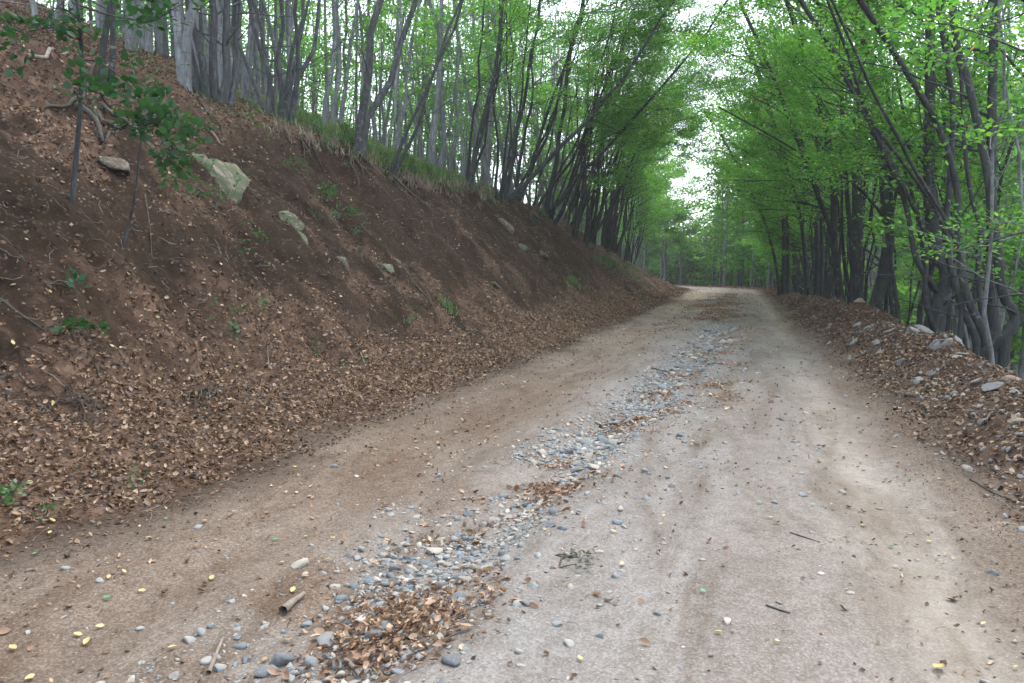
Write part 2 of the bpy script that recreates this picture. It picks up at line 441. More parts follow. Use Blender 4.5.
# ------------------------------------------------------------------ the ground sheets
def axis(pts):
    out = []
    for a, b, st in pts:
        n = max(1, int(round((b - a) / st))); out += list(np.linspace(a, b, n, endpoint=False))
    out.append(pts[-1][1]); return np.array(out)
US = {
    'hillside': axis([(-160, -60, 5), (-60, -24, 1.0), (-24, -12, .25), (-12, -9, .08), (-9, -3.4, .032)]),
    'road': axis([(-3.4, 1.5, .028)]),
    'ground': axis([(1.5, 3.6, .03), (3.6, 8, .15), (8, 40, 1), (40, 220, 6)]),
}
vs = [-60., -40, -25, -15, -9, -6, -4, -2.5, -1.5, -.7, 0, .5, 1.0]
v = 1.0
while v < 130: v += max(.02, .0075 * v); vs.append(v)
while v < 400: v *= 1.08; vs.append(v)
VS = np.array(vs)
for nm, U in US.items():
    uu, vv = np.meshgrid(U, VS)
    # in the far bend a shift of the whole profile to the left stands for the turning road
    x = uu + curve(np.minimum(vv, 100)); y = vv
    z = height(x, y)
    nU = len(U); nV = len(VS)
    idx = np.arange(nU * nV).reshape(nV, nU)
    Fq = np.stack([idx[:-1, :-1], idx[:-1, 1:], idx[1:, 1:], idx[1:, :-1]], -1).reshape(-1, 4)
    n1 = fbm(x * .8, y * .8, 3, 101); n2 = fbm(x * .3, y * .3, 2, 102)
    n4 = fbm(x * 2.5, y * 2.5, 3, 103)
    lit = litter_mask(x, y)
    lit = np.where(vv > 60, np.maximum(lit, np.where(uu > 1.3, .8, 0)), lit)
    rl = road_left(y); rr = road_right(y)
    sf = np.clip(sst(-3.0, -3.9, uu + .45 * n1 + .2 * n4) + sst(1.15, 2.1, uu + .35 * n1 + .2 * n4) * (1 - .35 * sst(-.1, .35, n4)), 0, 1)
    at_ = {'litter': np.clip(lit * 1.15, 0, 1),
           'grey': np.clip(np.exp(-((uu + .9) / 1.0) ** 2) * (.65 + .4 * n1) + sst(-.1, .8, uu) * .5 * (.6 + n1) + .1, 0, 1),
           'brown': np.clip(sst(-1.5, -2.6, uu + .5 * n1) * np.interp(vv, [0, 9, 20], [1, .8, .3]) * (.85 + .4 * n2) + sst(.85, 1.4, uu + .3 * n1) * .8
                            + .8 * np.exp(-(((uu + 2.0) / .35) ** 2 + ((vv - 3.3) / 1.0) ** 2)) * sst(-.2, .3, n4), 0, 1),
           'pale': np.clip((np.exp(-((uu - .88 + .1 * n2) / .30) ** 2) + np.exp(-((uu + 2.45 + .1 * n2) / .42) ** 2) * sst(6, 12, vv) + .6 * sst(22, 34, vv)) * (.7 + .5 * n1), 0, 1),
           'soil': sf, 'road': 1 - sf,
           'green': np.clip(sst(8.3, 9.3, -uu) * sst(14, 11, -uu) * sst(10, 14, y) * sst(-.05, .35, n1 + .1) * .7, 0, 1)}
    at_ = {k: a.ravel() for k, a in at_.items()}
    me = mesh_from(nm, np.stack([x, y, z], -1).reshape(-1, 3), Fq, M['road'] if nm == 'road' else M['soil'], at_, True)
    tag(link(nm, me), kind='structure')

# ------------------------------------------------------------------ scatter points on the ground
def polar_points(r0, r1, dens, a0=-48, a1=52):
    """random points round the camera; dens(r) per square metre; angles from the view axis"""
    out = []
    r = r0
    while r < r1:
        q = r * 1.12
        n = rng.poisson(.5 * (q * q - r * r) * math.radians(a1 - a0) * dens(r))
        rr = np.sqrt(rng.uniform(r * r, q * q, n)); th = np.radians(rng.uniform(a0, a1, n)) + YAW + PI / 2
        out.append(np.stack([rr * np.cos(th), rr * np.sin(th)], 1)); r = q
    return np.concatenate(out)

def leaves_on_ground(name, select, material, dens, r0, r1, label, size=.062, lift=.014, boost=1.0, tilt=.6):
    P = polar_points(r0, r1, dens)
    x, y = P.T
    m = litter_mask(x, y) * boost
    u = x - curve(y)
    keep = (rng.uniform(size=len(x)) < m) & select(u, y, x)
    x, y = x[keep], y[keep]
    r = np.hypot(x, y)
    z = height(x, y)
    nr = normal(x, y) + rng.normal(size=(len(x), 3)) * tilt
    nr[:, 2] = np.abs(nr[:, 2])
    dens_here = litter_mask(x, y)
    pos = np.stack([x, y, z + lift * rng.uniform(.2, 1.6, len(x)) + .022 * dens_here * rng.uniform(0, 1, len(x))], 1)
    R = frames(nr, rng.uniform(0, 2 * PI, len(x)))
    S = (size * (1 + r / 45) * rng.uniform(.45, 1.3, len(x)))[:, None] * np.stack([np.ones(len(x)), rng.uniform(.7, 1.15, len(x)), rng.uniform(.6, 1.2, len(x))], 1)
    rd = np.clip(rng.normal(.54, .29, len(x)) - .12 * (u[keep] < -5.6) + .12 * fbm(x * 1.5, y * 1.5, 2, 66), 0, 1)
    which = rng.integers(0, len(CURLS), len(x))
    Vs, Fs, A, off = [], [], [], 0
    for k, (T, TF) in enumerate(CURLS):
        q = which == k
        V, Fa, kk = scatter(T, TF, pos[q], R[q], S[q])
        Vs.append(V); Fs.append(Fa[0] + off); off += len(V); A.append(np.repeat(rd[q], kk))
    o = link(name, mesh_from(name, np.concatenate(Vs), np.concatenate(Fs), material, {'rnd': np.concatenate(A)}))
    print(name, len(x))
    return tag(o, label, 'leaf litter', None, 'stuff')

dn = lambda r: 1150 if r < 7 else 1150 * (7 / r) ** 1.15
leaves_on_ground('fallen_leaves', lambda u, y, x: (u < -3.2), M['litter'], dn, 2.2, 75, 'brown dry beech leaves covering the foot and top of the left bank', .043)
leaves_on_ground('verge_leaves', lambda u, y, x: (u > 1.2), M['litter'], dn, 2.5, 75, 'brown dry leaves among the rubble of the right verge', .048)
leaves_on_ground('road_leaves', lambda u, y, x: (u >= -3.2) & (u <= 1.2) & ~((np.abs(u + 1.42) < .5) & (np.abs(y - 3.05) < .8)), M['rust'], dn, 2.2, 70, 'loose dry leaves blown along the road and its stony gully', .042, .008)
leaves_on_ground('leaf_heap', lambda u, y, x: (np.abs(u + 1.42) < .5) & (np.abs(y - 3.05) < .8), M['rust'], lambda r: 3000, 2.2, 6, 'heap of rust brown curled leaves in the gully nearest the camera', .043, .014, 1.0, .8)

def crumbs(name, select, dens, r1, label, m, size=.02, wfun=None):
    P = polar_points(2.3, r1, dens); x, y = P.T; u = x - curve(y)
    keep = select(u, y)
    if wfun is not None: keep &= rng.uniform(size=len(x)) < wfun(x, y, u)
    x, y = x[keep], y[keep]; n = len(x)
    T, TF = LEAF4
    S = (size * (1 + np.hypot(x, y) / 25) * rng.uniform(.4, 1.5, n))[:, None] * np.stack([np.ones(n), rng.uniform(.5, 1.6, n), rng.uniform(1, 4, n)], 1)
    pos = np.stack([x, y, height(x, y) + .005], 1)
    V, Fs, k = scatter(T, TF, pos, frames(normal(x, y) + rng.normal(size=(n, 3)) * .5, rng.uniform(0, 2 * PI, n)), S)
    print(name, n)
    tag(link(name, mesh_from(name, V, Fs, M[m], {'rnd': np.repeat(np.clip(rng.normal(.45, .3, n), 0, 1), k)})), label, 'leaf litter', None, 'stuff')
crumbs('bank_leaf_scraps', lambda u, y: (u < -3.4) & (u > -14), lambda r: 330 if r < 8 else 330 * (8 / r), 45, 'small brown leaf scraps scattered over the whole bank', 'litter', .024,
       lambda x, y, u: .2 + .8 * sst(-5.6, -4.6, u) + .5 * sst(.0, .4, fbm(x * 1.4, y * 1.4, 3, 77)))
crumbs('road_leaf_scraps', lambda u, y: (u > -3.5) & (u < 3.2), lambda r: 420 if r < 6 else 420 * (6 / r), 40, 'fine brown leaf scraps strewn on the road, thickest along the gully and edges', 'litter', .017,
       lambda x, y, u: np.clip(.05 + .5 * np.exp(-((u - gully_u(y) - .2) / .55) ** 2) * (.6 + fbm(x * 2, y * 2, 3, 78)) + .5 * sst(-2.7, -3.4, u) + .8 * sst(.95, 1.6, u) + .35 * np.clip(fbm(x * 1.3, y * 1.3, 3, 79) - .1, 0, 1), 0, 1))

def twigs(name, select, dens, r1, label, m, size=(.05, .22)):
    P = polar_points(2.3, r1, dens); x, y = P.T; u = x - curve(y)
    keep = select(u, y); x, y = x[keep], y[keep]; n = len(x)
    T = []
    for i, (cx, rr) in enumerate(((0, 1.), (.35, .8), (.7, .6), (1., .3))):
        for j in range(3):
            a = j * 2 * PI / 3; T.append([cx, rr * math.cos(a) + [0, 9, 4, -6][i], rr * math.sin(a) + [0, 4, 7, 2][i]])
    T = np.array(T); Fq = np.array([[i * 3 + j, i * 3 + (j + 1) % 3, i * 3 + 3 + (j + 1) % 3, i * 3 + 3 + j] for i in range(3) for j in range(3)])
    L = rng.uniform(*size, n) * (1 + np.hypot(x, y) / 40); rad = L * rng.uniform(.010, .022, n)
    nr = normal(x, y) + rng.normal(size=(n, 3)) * .25
    pos = np.stack([x, y, height(x, y) + .012 * litter_mask(x, y) + .006], 1)
    V, Fs, k = scatter(T, [Fq], pos, frames(nr, rng.uniform(0, 2 * PI, n)), np.stack([L, rad, rad], 1))
    tag(link(name, mesh_from(name, V, Fs, M[m])), label, 'twig litter', None, 'stuff')
twigs('twig_litter', lambda u, y: (u < -3.5) | (u > 1.5), lambda r: 22 if r < 8 else 22 * 8 / r, 30, 'thin grey and brown twigs strewn over the leafy bank and verge', 'deadwood')
twigs('road_twigs', lambda u, y: (u > -3.5) & (u < 1.5), lambda r: 9, 16, 'tiny bits of twig on the road', 'root', (.015, .07))

# ------------------------------------------------------------------ gravel
def gravel(name, select, dens, r0, r1, smin, smax, label, material, boost=1.0, embed=.25):
    P = polar_points(r0, r1, dens)
    x, y = P.T; u = x - curve(y)
    keep = (rng.uniform(size=len(x)) < gravel_mask(x, y) * boost) & select(u, y)
    x, y = x[keep], y[keep]; n = len(x); r = np.hypot(x, y)
    s = smin * (smax / smin) ** (rng.uniform(size=n) ** 2.2) * (1 + r / 60)
    S = np.stack([s, s * rng.uniform(.55, .95, n), s * rng.uniform(.35, .65, n)], 1)
    nr = normal(x, y) + rng.normal(size=(n, 3)) * .25
    pos = np.stack([x, y, height(x, y) + S[:, 2] * embed], 1)
    R = frames(nr, rng.uniform(0, 2 * PI, n)); rd = np.clip(rng.beta(1.6, 1.7, n), 0, 1)
    which = rng.integers(0, len(ROCK1), n); Vs, Fs, A, off = [], [], [], 0
    for k, (T, TF) in enumerate(ROCK1):
        q = which == k
        V, Fa, kk = scatter(T, TF, pos[q], R[q], S[q])
        Vs.append(V); Fs.append(Fa[0] + off); off += len(V); A.append(np.repeat(rd[q], kk))
    print(name, n)
    return tag(link(name, mesh_from(name, np.concatenate(Vs), np.concatenate(Fs), material, {'rnd': np.concatenate(A)})), label, 'gravel', None, 'stuff')

gravel('gravel', lambda u, y: (u < 1.3) & (u > -3.3), lambda r: 2400 if r < 7 else 2400 * (7 / r) ** 1.2, 2.2, 32, .006, .036, 'blue grey gravel washed along the middle of the road', M['stone'], 1.0, .0)
gravel('verge_gravel', lambda u, y: (u > 1.2), lambda r: 1400 if r < 10 else 1400 * (10 / r) ** 1.2, 2.5, 40, .007, .034, 'small broken stone chips in the right verge', M['rubble'])
gravel('bank_crumbs', lambda u, y: (u < -3.3) & (u > -8.6), lambda r: 420 if r < 8 else 420 * (8 / r), 2.5, 35, .006, .026, 'earth crumbs and grit on the bare bank', M['bankrock'], 25)

# ------------------------------------------------------------------ single stones
stone_meshes = {}
def stone_mesh(kind, i, rd):
    key = (kind, i, round(rd, 1))
    if key not in stone_meshes:
        T, TF = {'s': ROCK2, 'b': ROCK3}[kind][i % (8 if kind == 's' else 5)]
        m = {'s': M['stone'], 'b': M['rubble']}[kind]
        stone_meshes[key] = mesh_from('stone', T, TF, m, {'rnd': np.full(len(T), rd)})
    return stone_meshes[key]

taken = []
def put_stone(x, y, sx, sy, sz, label, group, kind='s', rd=.4, name='stone', sink=.42, mat_=None, seed=None, yaw=None, tilt=.15, cat='stone'):
    i = random.randrange(8) if seed is None else seed
    me = stone_mesh(kind, i, rd)
    if mat_ is not None:
        me = me.copy(); me.materials.clear(); me.materials.append(mat_)
    o = link(name, me)
    n = normal(np.array([x]), np.array([y]), .12)[0] + np.array([random.gauss(0, tilt), random.gauss(0, tilt), 0])
    R = frames(n[None], np.array([random.uniform(0, 2 * PI) if yaw is None else yaw]))[0]
    o.matrix_world = Matrix.LocRotScale(Vector((x, y, hgt(x, y) + sz * (1 - 2 * sink) * .9)), Matrix(R.tolist()).to_quaternion(), Vector((sx, sy, sz)))
    taken.append((x, y, max(sx, sy)))
    return tag(o, label, cat, group)

def px_stone(px, py, wpx, label, flat=.5, rd=.4, kind='s', **kw):
    p = hit(px, py); dist = (Vector(p) - Vector(CAM)).length
    s = wpx / F * dist / 2
    return put_stone(p.x, p.y, s, s * .75, s * flat, label, kw.pop('group', None), kind, rd, **kw)

px_stone(281, 664, 26, 'angular blue grey stone block at the near left end of the gully', .75, .1, name='stone', seed=2)
px_stone(327, 644, 26, 'rounded pale blue boulder beside the heap of rust leaves', .6, .45, seed=3)
px_stone(351, 632, 17, 'pale blue stone just behind the rounded boulder by the leaf heap', .6, .4, seed=4)
px_stone(327, 657, 13, 'small blue stone in front of the rounded pale boulder', .6, .2, seed=5)
px_stone(384, 627, 27, 'flat blue stone half buried in the rust brown leaf heap', .35, .3, seed=1)
px_stone(452, 662, 24, 'dark grey flat stone at the near right end of the leaf heap', .4, .05, seed=6)
px_stone(390, 660, 15, 'dark rounded stone at the front edge of the leaf heap', .7, .0, seed=3)
px_stone(401, 592, 24, 'long narrow blue stone leaning in the gully above the leaf heap', .4, .3, seed=7)
px_stone(354, 587, 15, 'oval blue stone at the lip of the clay shelf', .5, .2, seed=0)
px_stone(384, 586, 12, 'triangular blue stone among white pebbles', .7, .3, seed=2)
px_stone(376, 581, 14, 'whitish stone between the oval and triangular blue stones', .6, .95, seed=4)
px_stone(411, 570, 18, 'pale beige stone at the upper edge of the near gully stones', .6, .9, seed=5)
px_stone(507, 519, 17, 'flat whitish stone beside a clump of brown leaves mid gully', .4, .75, seed=1)
px_stone(526, 529, 13, 'small blue flat stone below the flat whitish one', .4, .4, seed=0)
px_stone(487, 546, 16, 'pale blue flat stone in the widest part of the gully', .4, .5, seed=6)
px_stone(635, 436, 16, 'flat blue stone where the gully narrows, largest of its cluster', .4, .3, seed=2)
px_stone(622, 432, 12, 'blue stone left of the largest flat one in the far gully', .4, .25, seed=6)
px_stone(666, 405, 11, 'pale blue stone on top of the far stony strip', .5, .5, seed=3)
# verge stones
B = 'b'
px_stone(994, 388, 27, 'flat blue grey slab lying on the rubble verge', .22, .1, B, seed=1, sink=.1)
px_stone(1011, 380, 22, 'brown rock behind the flat blue slab on the verge', .45, .95, B, seed=2)
px_stone(937, 349, 30, 'large grey boulder on the crest of the rubble verge', .65, .3, B, seed=3)
px_stone(912, 333, 17, 'pale upright block on the verge crest below the twisted trunk', .7, .45, B, seed=3, sink=.42)
px_stone(924, 331, 20, 'long pale stone beside the upright block on the crest', .4, .55, B, seed=4)
px_stone(854, 343, 20, 'flat pale stone at the road edge of the far verge', .25, .5, B, seed=1)
px_stone(917, 381, 15, 'light flat stone low on the verge beside the wheel track', .3, .5, B, seed=2)
px_stone(927, 381, 10, 'small light stone next to the low flat one on the verge', .4, .6, B, seed=3)
px_stone(983, 423, 17, 'pale blue stone on the lower verge, nearer the road', .4, .35, B, seed=0)
px_stone(993, 414, 15, 'pale blue stone touching the lower one on the verge', .4, .4, B, seed=4)
px_stone(1016, 421, 22, 'brown flat rock at the picture edge of the lower verge', .4, .9, B, seed=2)
px_stone(1018, 437, 16, 'grey rounded rock at the picture edge under the brown flat one', .5, .5, B, seed=3)
px_stone(1014, 394, 18, 'grey rock tucked below the flat blue slab', .45, .5, B, seed=1)
px_stone(959, 343, 20, 'grey weathered stone on the crest right of the large boulder', .4, .5, B, seed=2)
px_stone(976, 384, 14, 'light brown stone left of the flat blue slab', .5, .7, B, seed=0)
px_stone(904, 352, 13, 'dull grey stone below the pale upright block', .4, .35, B, seed=2)
px_stone(900, 364, 13, 'dark grey stone midway down the far verge', .5, .2, B, seed=3)
px_stone(868, 329, 14, 'grey stone under the leaning trunk on the verge', .5, .5, B, seed=4)
px_stone(890, 333, 14, 'narrow grey stone between leaning trunk and pale block', .4, .5, B, seed=0)
px_stone(955, 359, 22, 'long brownish stone on the slope under the large boulder', .35, .85, B, seed=4)
px_stone(861, 303, 12, 'brown lump of rock at the foot of the straight dark trunk', .8, .9, B, seed=2)
px_stone(1000, 360, 16, 'brown clod of stone near the elbow shaped tree', .5, .95, B, seed=0)
px_stone(968, 470, 12, 'pale rounded cobble low on the near verge', .6, .55, B, seed=3)
px_stone(1003, 524, 14, 'brownish flat cobble on the nearest verge', .4, .9, B, seed=2)
# countable loose stones, gully
def free(x, y, s):
    return all((x - a) ** 2 + (y - b) ** 2 > (.8 * (s + c)) ** 2 for a, b, c in taken)
cnt = 0; tries = 0
while cnt < 200 and tries < 20000:
    tries += 1
    y = 2.4 + 19 * random.random() ** 1.15; x = float(gully_u(np.array([y]))[0]) + random.gauss(.08, .26)
    if float(gravel_mask(np.array([x]), np.array([y]))[0]) < random.random() * 1.1: continue
    s = random.uniform(.022, .05) * (1 + y / 14)
    if not free(x, y, s): continue
    put_stone(x, y, s, s * random.uniform(.6, .9), s * random.uniform(.35, .65), 'loose blue grey or whitish stone washed into the road gully', 'loose stones in the road gully', 's', random.choice([.1, .2, .3, .4, .5, .5, .7, .9]))
    cnt += 1
cnt = 0; tries = 0
while cnt < 50 and tries < 20000:
    tries += 1
    y = 4 + 26 * random.random() ** 1.4; x = random.gauss(2.15, .38)
    if x < 1.4 or x > 2.9: continue
    s = random.uniform(.03, .085) * (1 + y / 40)
    if not free(x, y, s): continue
    put_stone(x, y, s, s * random.uniform(.55, .9), s * random.uniform(.3, .6), 'broken grey or brown rock half sunk in the leafy right verge', 'broken rocks along the right verge', 'b', random.choice([.1, .3, .4, .5, .6, .8, 1.0]))
    cnt += 1
for i in range(9):
    y = random.uniform(3, 12); x = random.uniform(-3.2, 1.2)
    s = random.uniform(.012, .024)
    put_stone(x, y, s, s * .8, s * .5, 'single pale pebble lying on the packed wheel track', 'pebbles lying on the wheel tracks', 's', random.choice([.4, .7, .9]))

# bank rocks
def outcrop(px, py, wpx, label, m, seed, flat=.42, name='rock', yaw=None, asp=.8):
    p = hit(px, py); dist = (p - Vector(CAM)).length; s = wpx / F * dist / 2
    o = put_stone(p.x, p.y, s, s * asp, s * flat, label, None, 'b', .6, name, .54, m, seed, yaw, .1, 'rock'); return o
outcrop(199, 160, 40, 'mossy green grey rock slab split from its larger neighbour high on the bank', M['mossrock'], 1)
outcrop(222, 188, 92, 'large mossy rock outcrop with green moss high on the left bank', M['mossrock'], 3, .38, 'rock', 0.15, .55)
outcrop(290, 220, 44, 'pale mossy rock under a low green plant mid bank', M['mossrock'], 2, .5)
outcrop(302, 238, 22, 'narrow greenish rock just below the pale mossy rock', M['mossrock'], 4, .5)
outcrop(112, 165, 34, 'greenish rock face below the curved root at the left', M['bankrock'], 0, .4, 'rock', .2, .6)
outcrop(343, 262, 26, 'brown rock with mossy top on the bare soil', M['bankrock'], 2, .6)
outcrop(385, 268, 24, 'crumbling rock clump in the bare bank left of centre', M['mossrock'], 3, .5)
outcrop(398, 262, 14, 'small pale rock at the head of the dark root', M['bankrock'], 1, .5)
outcrop(507, 228, 26, 'brown crumbly rock under the dense clump of stems', M['bankrock'], 4, .6)
outcrop(522, 248, 24, 'mossy brown rock lower under the dense clump', M['mossrock'], 1, .5)
outcrop(543, 255, 18, 'small brown rock on the bank beyond the mossy ones', M['bankrock'], 3, .5)
outcrop(494, 285, 14, 'dark small rock low on the middle bank', M['bankrock'], 0, .5)
outcrop(340, 130, 16, 'brown rock poking out under the forked tree', M['bankrock'], 2, .7)

# ------------------------------------------------------------------ tubes
class Wood:
    def __init__(s): s.V = []; s.F = []; s.n = 0
    def tube(s, P, R, k=6, rough=0.0):
        P = np.asarray(P, float); R = np.asarray(R, float); n = len(P)
        T = np.gradient(P, axis=0); T /= np.linalg.norm(T, axis=1, keepdims=True) + 1e-9
        up = np.array([0, 0, 1.]) if abs(T[0, 2]) < .9 else np.array([1., 0, 0])
        A = np.cross(T, up); A /= np.linalg.norm(A, axis=1, keepdims=True) + 1e-9
        B_ = np.cross(T, A)
        th = np.linspace(0, 2 * PI, k, endpoint=False)
        rr = R[:, None] * np.ones(k)[None]
        if rough: rr = rr * (1 + rough * (rng.uniform(-1, 1, (1, k)) * .6 + rng.uniform(-1, 1, (n, k)) * .5))
        V = P[:, None] + rr[..., None] * (np.cos(th)[None, :, None] * A[:, None] + np.sin(th)[None, :, None] * B_[:, None])
        idx = s.n + np.arange(n * k).reshape(n, k)
        nx = np.roll(idx, -1, 1)
        F_ = np.stack([idx[:-1], nx[:-1], nx[1:], idx[1:]], -1).reshape(-1, 4)
        s.V.append(V.reshape(-1, 3)); s.F.append(F_); s.n += n * k
        if R[-1] > .012 or True:
            c = P[-1] + T[-1] * R[-1] * .5
            s.V.append(c[None]); ci = s.n; s.n += 1
            t_ = np.stack([idx[-1], nx[-1], np.full(k, ci), np.full(k, ci)], -1)
            s.F.append(t_[:, :4]) if False else s.__dict__.setdefault('T3', []).append(t_[:, :3])
    def mesh(s, name, m):
        fs = [np.concatenate(s.F)]
        if getattr(s, 'T3', None): fs.append(np.concatenate(s.T3))
        return mesh_from(name, np.concatenate(s.V), fs, m, None, True)

def smooth_path(pts, n):
    """Catmull-Rom through pts, n samples"""
    P = np.asarray(pts, float)
    P = np.vstack([2 * P[0] - P[1], P, 2 * P[-1] - P[-2]])
    m = len(P) - 3; out = []
    for t in np.linspace(0, m - 1e-6, n):
        i = int(t); f = t - i
        a, b, c, d = P[i:i + 4]
        out.append(.5 * ((2 * b) + (-a + c) * f + (2 * a - 5 * b + 4 * c - d) * f * f + (-a + 3 * b - 3 * c + d) * f ** 3))
    return np.array(out)

def wander(start, d, length, n, R, up=.0, jit=.12, bend=None):
    P = [np.array(start, float)]; d = np.array(d, float); d /= np.linalg.norm(d)
    st = length / (n - 1)
    for i in range(n - 1):
        d = d + R.normal(size=3) * jit + np.array([0, 0, up])
        if bend is not None: d = d + bend
        d /= np.linalg.norm(d); P.append(P[-1] + d * st)
    return np.array(P)

def spray_leaves(anc, dirs, L, R, per=14, size=.085, six=False, spread=.55, flat=.35):
    """flat beech sprays: leaves in two ranks along short twigs"""
    S = len(anc)
    t = (np.arange(per) + .5) / per
    side = np.where(np.arange(per) % 2 == 0, 1., -1.)
    d = dirs / (np.linalg.norm(dirs, axis=1, keepdims=True) + 1e-9)
    upv = np.array([0, 0, 1.])[None] + R.normal(size=(S, 3)) * .28
    perp = np.cross(upv, d); perp /= np.linalg.norm(perp, axis=1, keepdims=True) + 1e-9
    nrm = np.cross(d, perp)
    tt = t[None] + R.normal(size=(S, per)) * .05
    w = spread * (1 - .45 * t)[None] * R.uniform(.15, 1, (S, per)) * side[None]
    pos = anc[:, None] + d[:, None] * (L[:, None] * tt)[..., None] + perp[:, None] * (L[:, None] * w)[..., None]
    pos = pos + nrm[:, None] * (R.normal(size=(S, per)) * .07 * L[:, None])[..., None]
    pos[..., 2] -= (tt ** 2) * L[:, None] * .12
    ld = d[:, None] * .75 + perp[:, None] * side[None, :, None] * .7 + R.normal(size=(S, per, 3)) * .22
    ln = nrm[:, None] + R.normal(size=(S, per, 3)) * flat
    ln = ln.reshape(-1, 3); ld = ld.reshape(-1, 3)
    ln /= np.linalg.norm(ln, axis=1, keepdims=True)
    x = ld - (ld * ln).sum(1, keepdims=True) * ln; x /= np.linalg.norm(x, axis=1, keepdims=True) + 1e-9
    Rm = np.stack([x, np.cross(ln, x), ln], 2)
    N = S * per
    sc = size * R.uniform(.65, 1.25, N)
    T, TF = LEAF6 if six else LEAF4
    V, Fs, k = scatter(T, TF, pos.reshape(-1, 3), Rm, sc[:, None] * np.array([[1, 1.05, 1]]))
    spr = np.repeat(R.normal(0, .16, S), per)
    rd = np.clip(R.normal(.45, .2, N) + spr, 0, .985)
    rd = np.where(R.uniform(size=N) < .004, 1.0, rd)
    return V, Fs, np.repeat(rd, k)

def make_tree(seed, stems, branches=14, blen=(2.2, 4.2), z0=2.2, bias=(1, 0), biasw=.7, sprays=34, leaf=.085, six=False, per=13,
              twig=True, H=None, up=.05, elev=(.25, .8), k=7, dead=3, sub=5, barkm='bark', topbranch=True, sprlen=(.35, .75), gapt=-.2):
    """stems: list of (path (n,3), r0, r1). returns part meshes: trunks, branches, crown"""
    R = np.random.default_rng(seed)
    parts = []
    W = Wood(); anc = []; dr = []
    bias3 = np.array([bias[0], bias[1], 0.])
    tot = sum(len(s[0]) for s in stems)
    for si, (P, r0, r1) in enumerate(stems):
        W = Wood(); t = np.linspace(0, 1, len(P))
        rad = r0 + (r1 - r0) * t ** .85
        rad[0] *= 1.35; rad[1] *= 1.1
        W.tube(P, rad, k, .07)
        zrel = P[:, 2]
        nb = max(2, int(round(branches / len(stems) * (.7 + .6 * R.random()))))
        for b in range(nb):
            zt = z0 + (zrel[-1] - z0) * R.random() ** .9
            i = int(np.clip(np.searchsorted(zrel, zt), 1, len(P) - 2)) if zrel[-1] > z0 else len(P) - 2
            f = i / (len(P) - 1)
            a = R.uniform(0, 2 * PI); h = np.array([math.cos(a), math.sin(a), 0]) + bias3 * biasw * R.uniform(.5, 1.8)
            h /= np.linalg.norm(h)
            e = R.uniform(*elev)
            L = R.uniform(*blen) * (1 - .45 * f) * (1.1 if h @ bias3 > .5 else .75)
            rb = (r0 + (r1 - r0) * f) * R.uniform(.28, .45)
            bp = wander(P[i], h * math.cos(e) + np.array([0, 0, math.sin(e)]), L, 9, R, up=-.05 * e + up * .3, jit=.11)
            W.tube(bp, np.linspace(rb, .006, 9), 5, .05)
            ns = max(3, int(sub * L / 3))
            for j in range(ns):
                q = 2 + int(R.random() * 6.99); q = min(q, 8)
                dd = bp[min(q + 1, 8)] - bp[min(q + 1, 8) - 1]; dd /= np.linalg.norm(dd)
                sd = np.cross(dd, [0, 0, 1.]); sd = sd / (np.linalg.norm(sd) + 1e-6) * (1 if j % 2 else -1)
                td = dd * .7 + sd * R.uniform(.4, 1.0) + np.array([0, 0, R.uniform(-.1, .35)])
                Ls = L * R.uniform(.25, .5) * (1.1 - .06 * q)
                tp = wander(bp[q], td, Ls, 6, R, up=-.03, jit=.13)
                W.tube(tp, np.linspace(rb * .35 * (1 - q / 14), .004, 6), 4)
                m_ = max(2, int(sprays * Ls / 2.2))
                for _ in range(m_):
                    g = R.uniform(.15, 1) * 4.99; gi = int(g); pp = tp[gi] + (tp[gi + 1] - tp[gi]) * (g - gi)
                    vd = (tp[gi + 1] - tp[gi]); vd /= np.linalg.norm(vd)
                    sd2 = np.cross(vd, [0, 0, 1.]) * R.choice([-1, 1])
                    anc.append(pp); dr.append(vd * .8 + sd2 * R.uniform(.1, 1.2) + np.array([0, 0, R.uniform(-.25, .15)]))
            for _ in range(3):
                anc.append(bp[-1 - int(R.random() * 3)]); dr.append(bp[-1] - bp[-2] + R.normal(size=3) * .1)
        for _ in range(dead):
            i = int(R.uniform(.1, .6) * (len(P) - 1)); a = R.uniform(0, 2 * PI)
            dp = wander(P[i], [math.cos(a), math.sin(a), R.uniform(.1, .8)], R.uniform(.8, 3.2), 7, R, jit=.16)
            W.tube(dp, np.linspace(r0 * R.uniform(.12, .25), .003, 7), 4)
        parts.append(('trunk', W.mesh('trunk', M[barkm])))
    anc = np.array(anc); dr = np.array(dr)
    # groups of leaves thin out in places so that the sky shows through
    gap = fbm(anc[:, 0] * .55 + seed, anc[:, 1] * .55 + anc[:, 2] * .6, 2, seed)
    kp = gap > gapt
    anc, dr = anc[kp], dr[kp]
    V, Fs, rd = spray_leaves(anc, dr, R.uniform(*sprlen, len(anc)), R, per, leaf, six)
    parts.append(('crown', mesh_from('crown', V, Fs, M['leaf'], {'rnd': rd})))
    return parts, len(rd)

def stem_path(R, dx, dy, az, lean, H, n=14, curv=.25, jit=.035, sweep=0.5):
    """rises from the ground, sweeps out by lean radians, straightens or arches"""
    P = [np.array([dx, dy, -.25])]
    st = (H + .25) / (n - 1)
    for i in range(1, n):
        t = i / (n - 1)
        l = lean * (1 - sweep * t) + curv * math.sin(t * PI * 1.5 + dx * 9) * .35
        P.append(P[-1] + st * np.array([math.sin(l) * math.cos(az), math.sin(l) * math.sin(az), math.cos(l)]) + np.append(R.normal(size=2) * jit * st * 2, 0))
    return np.array(P)

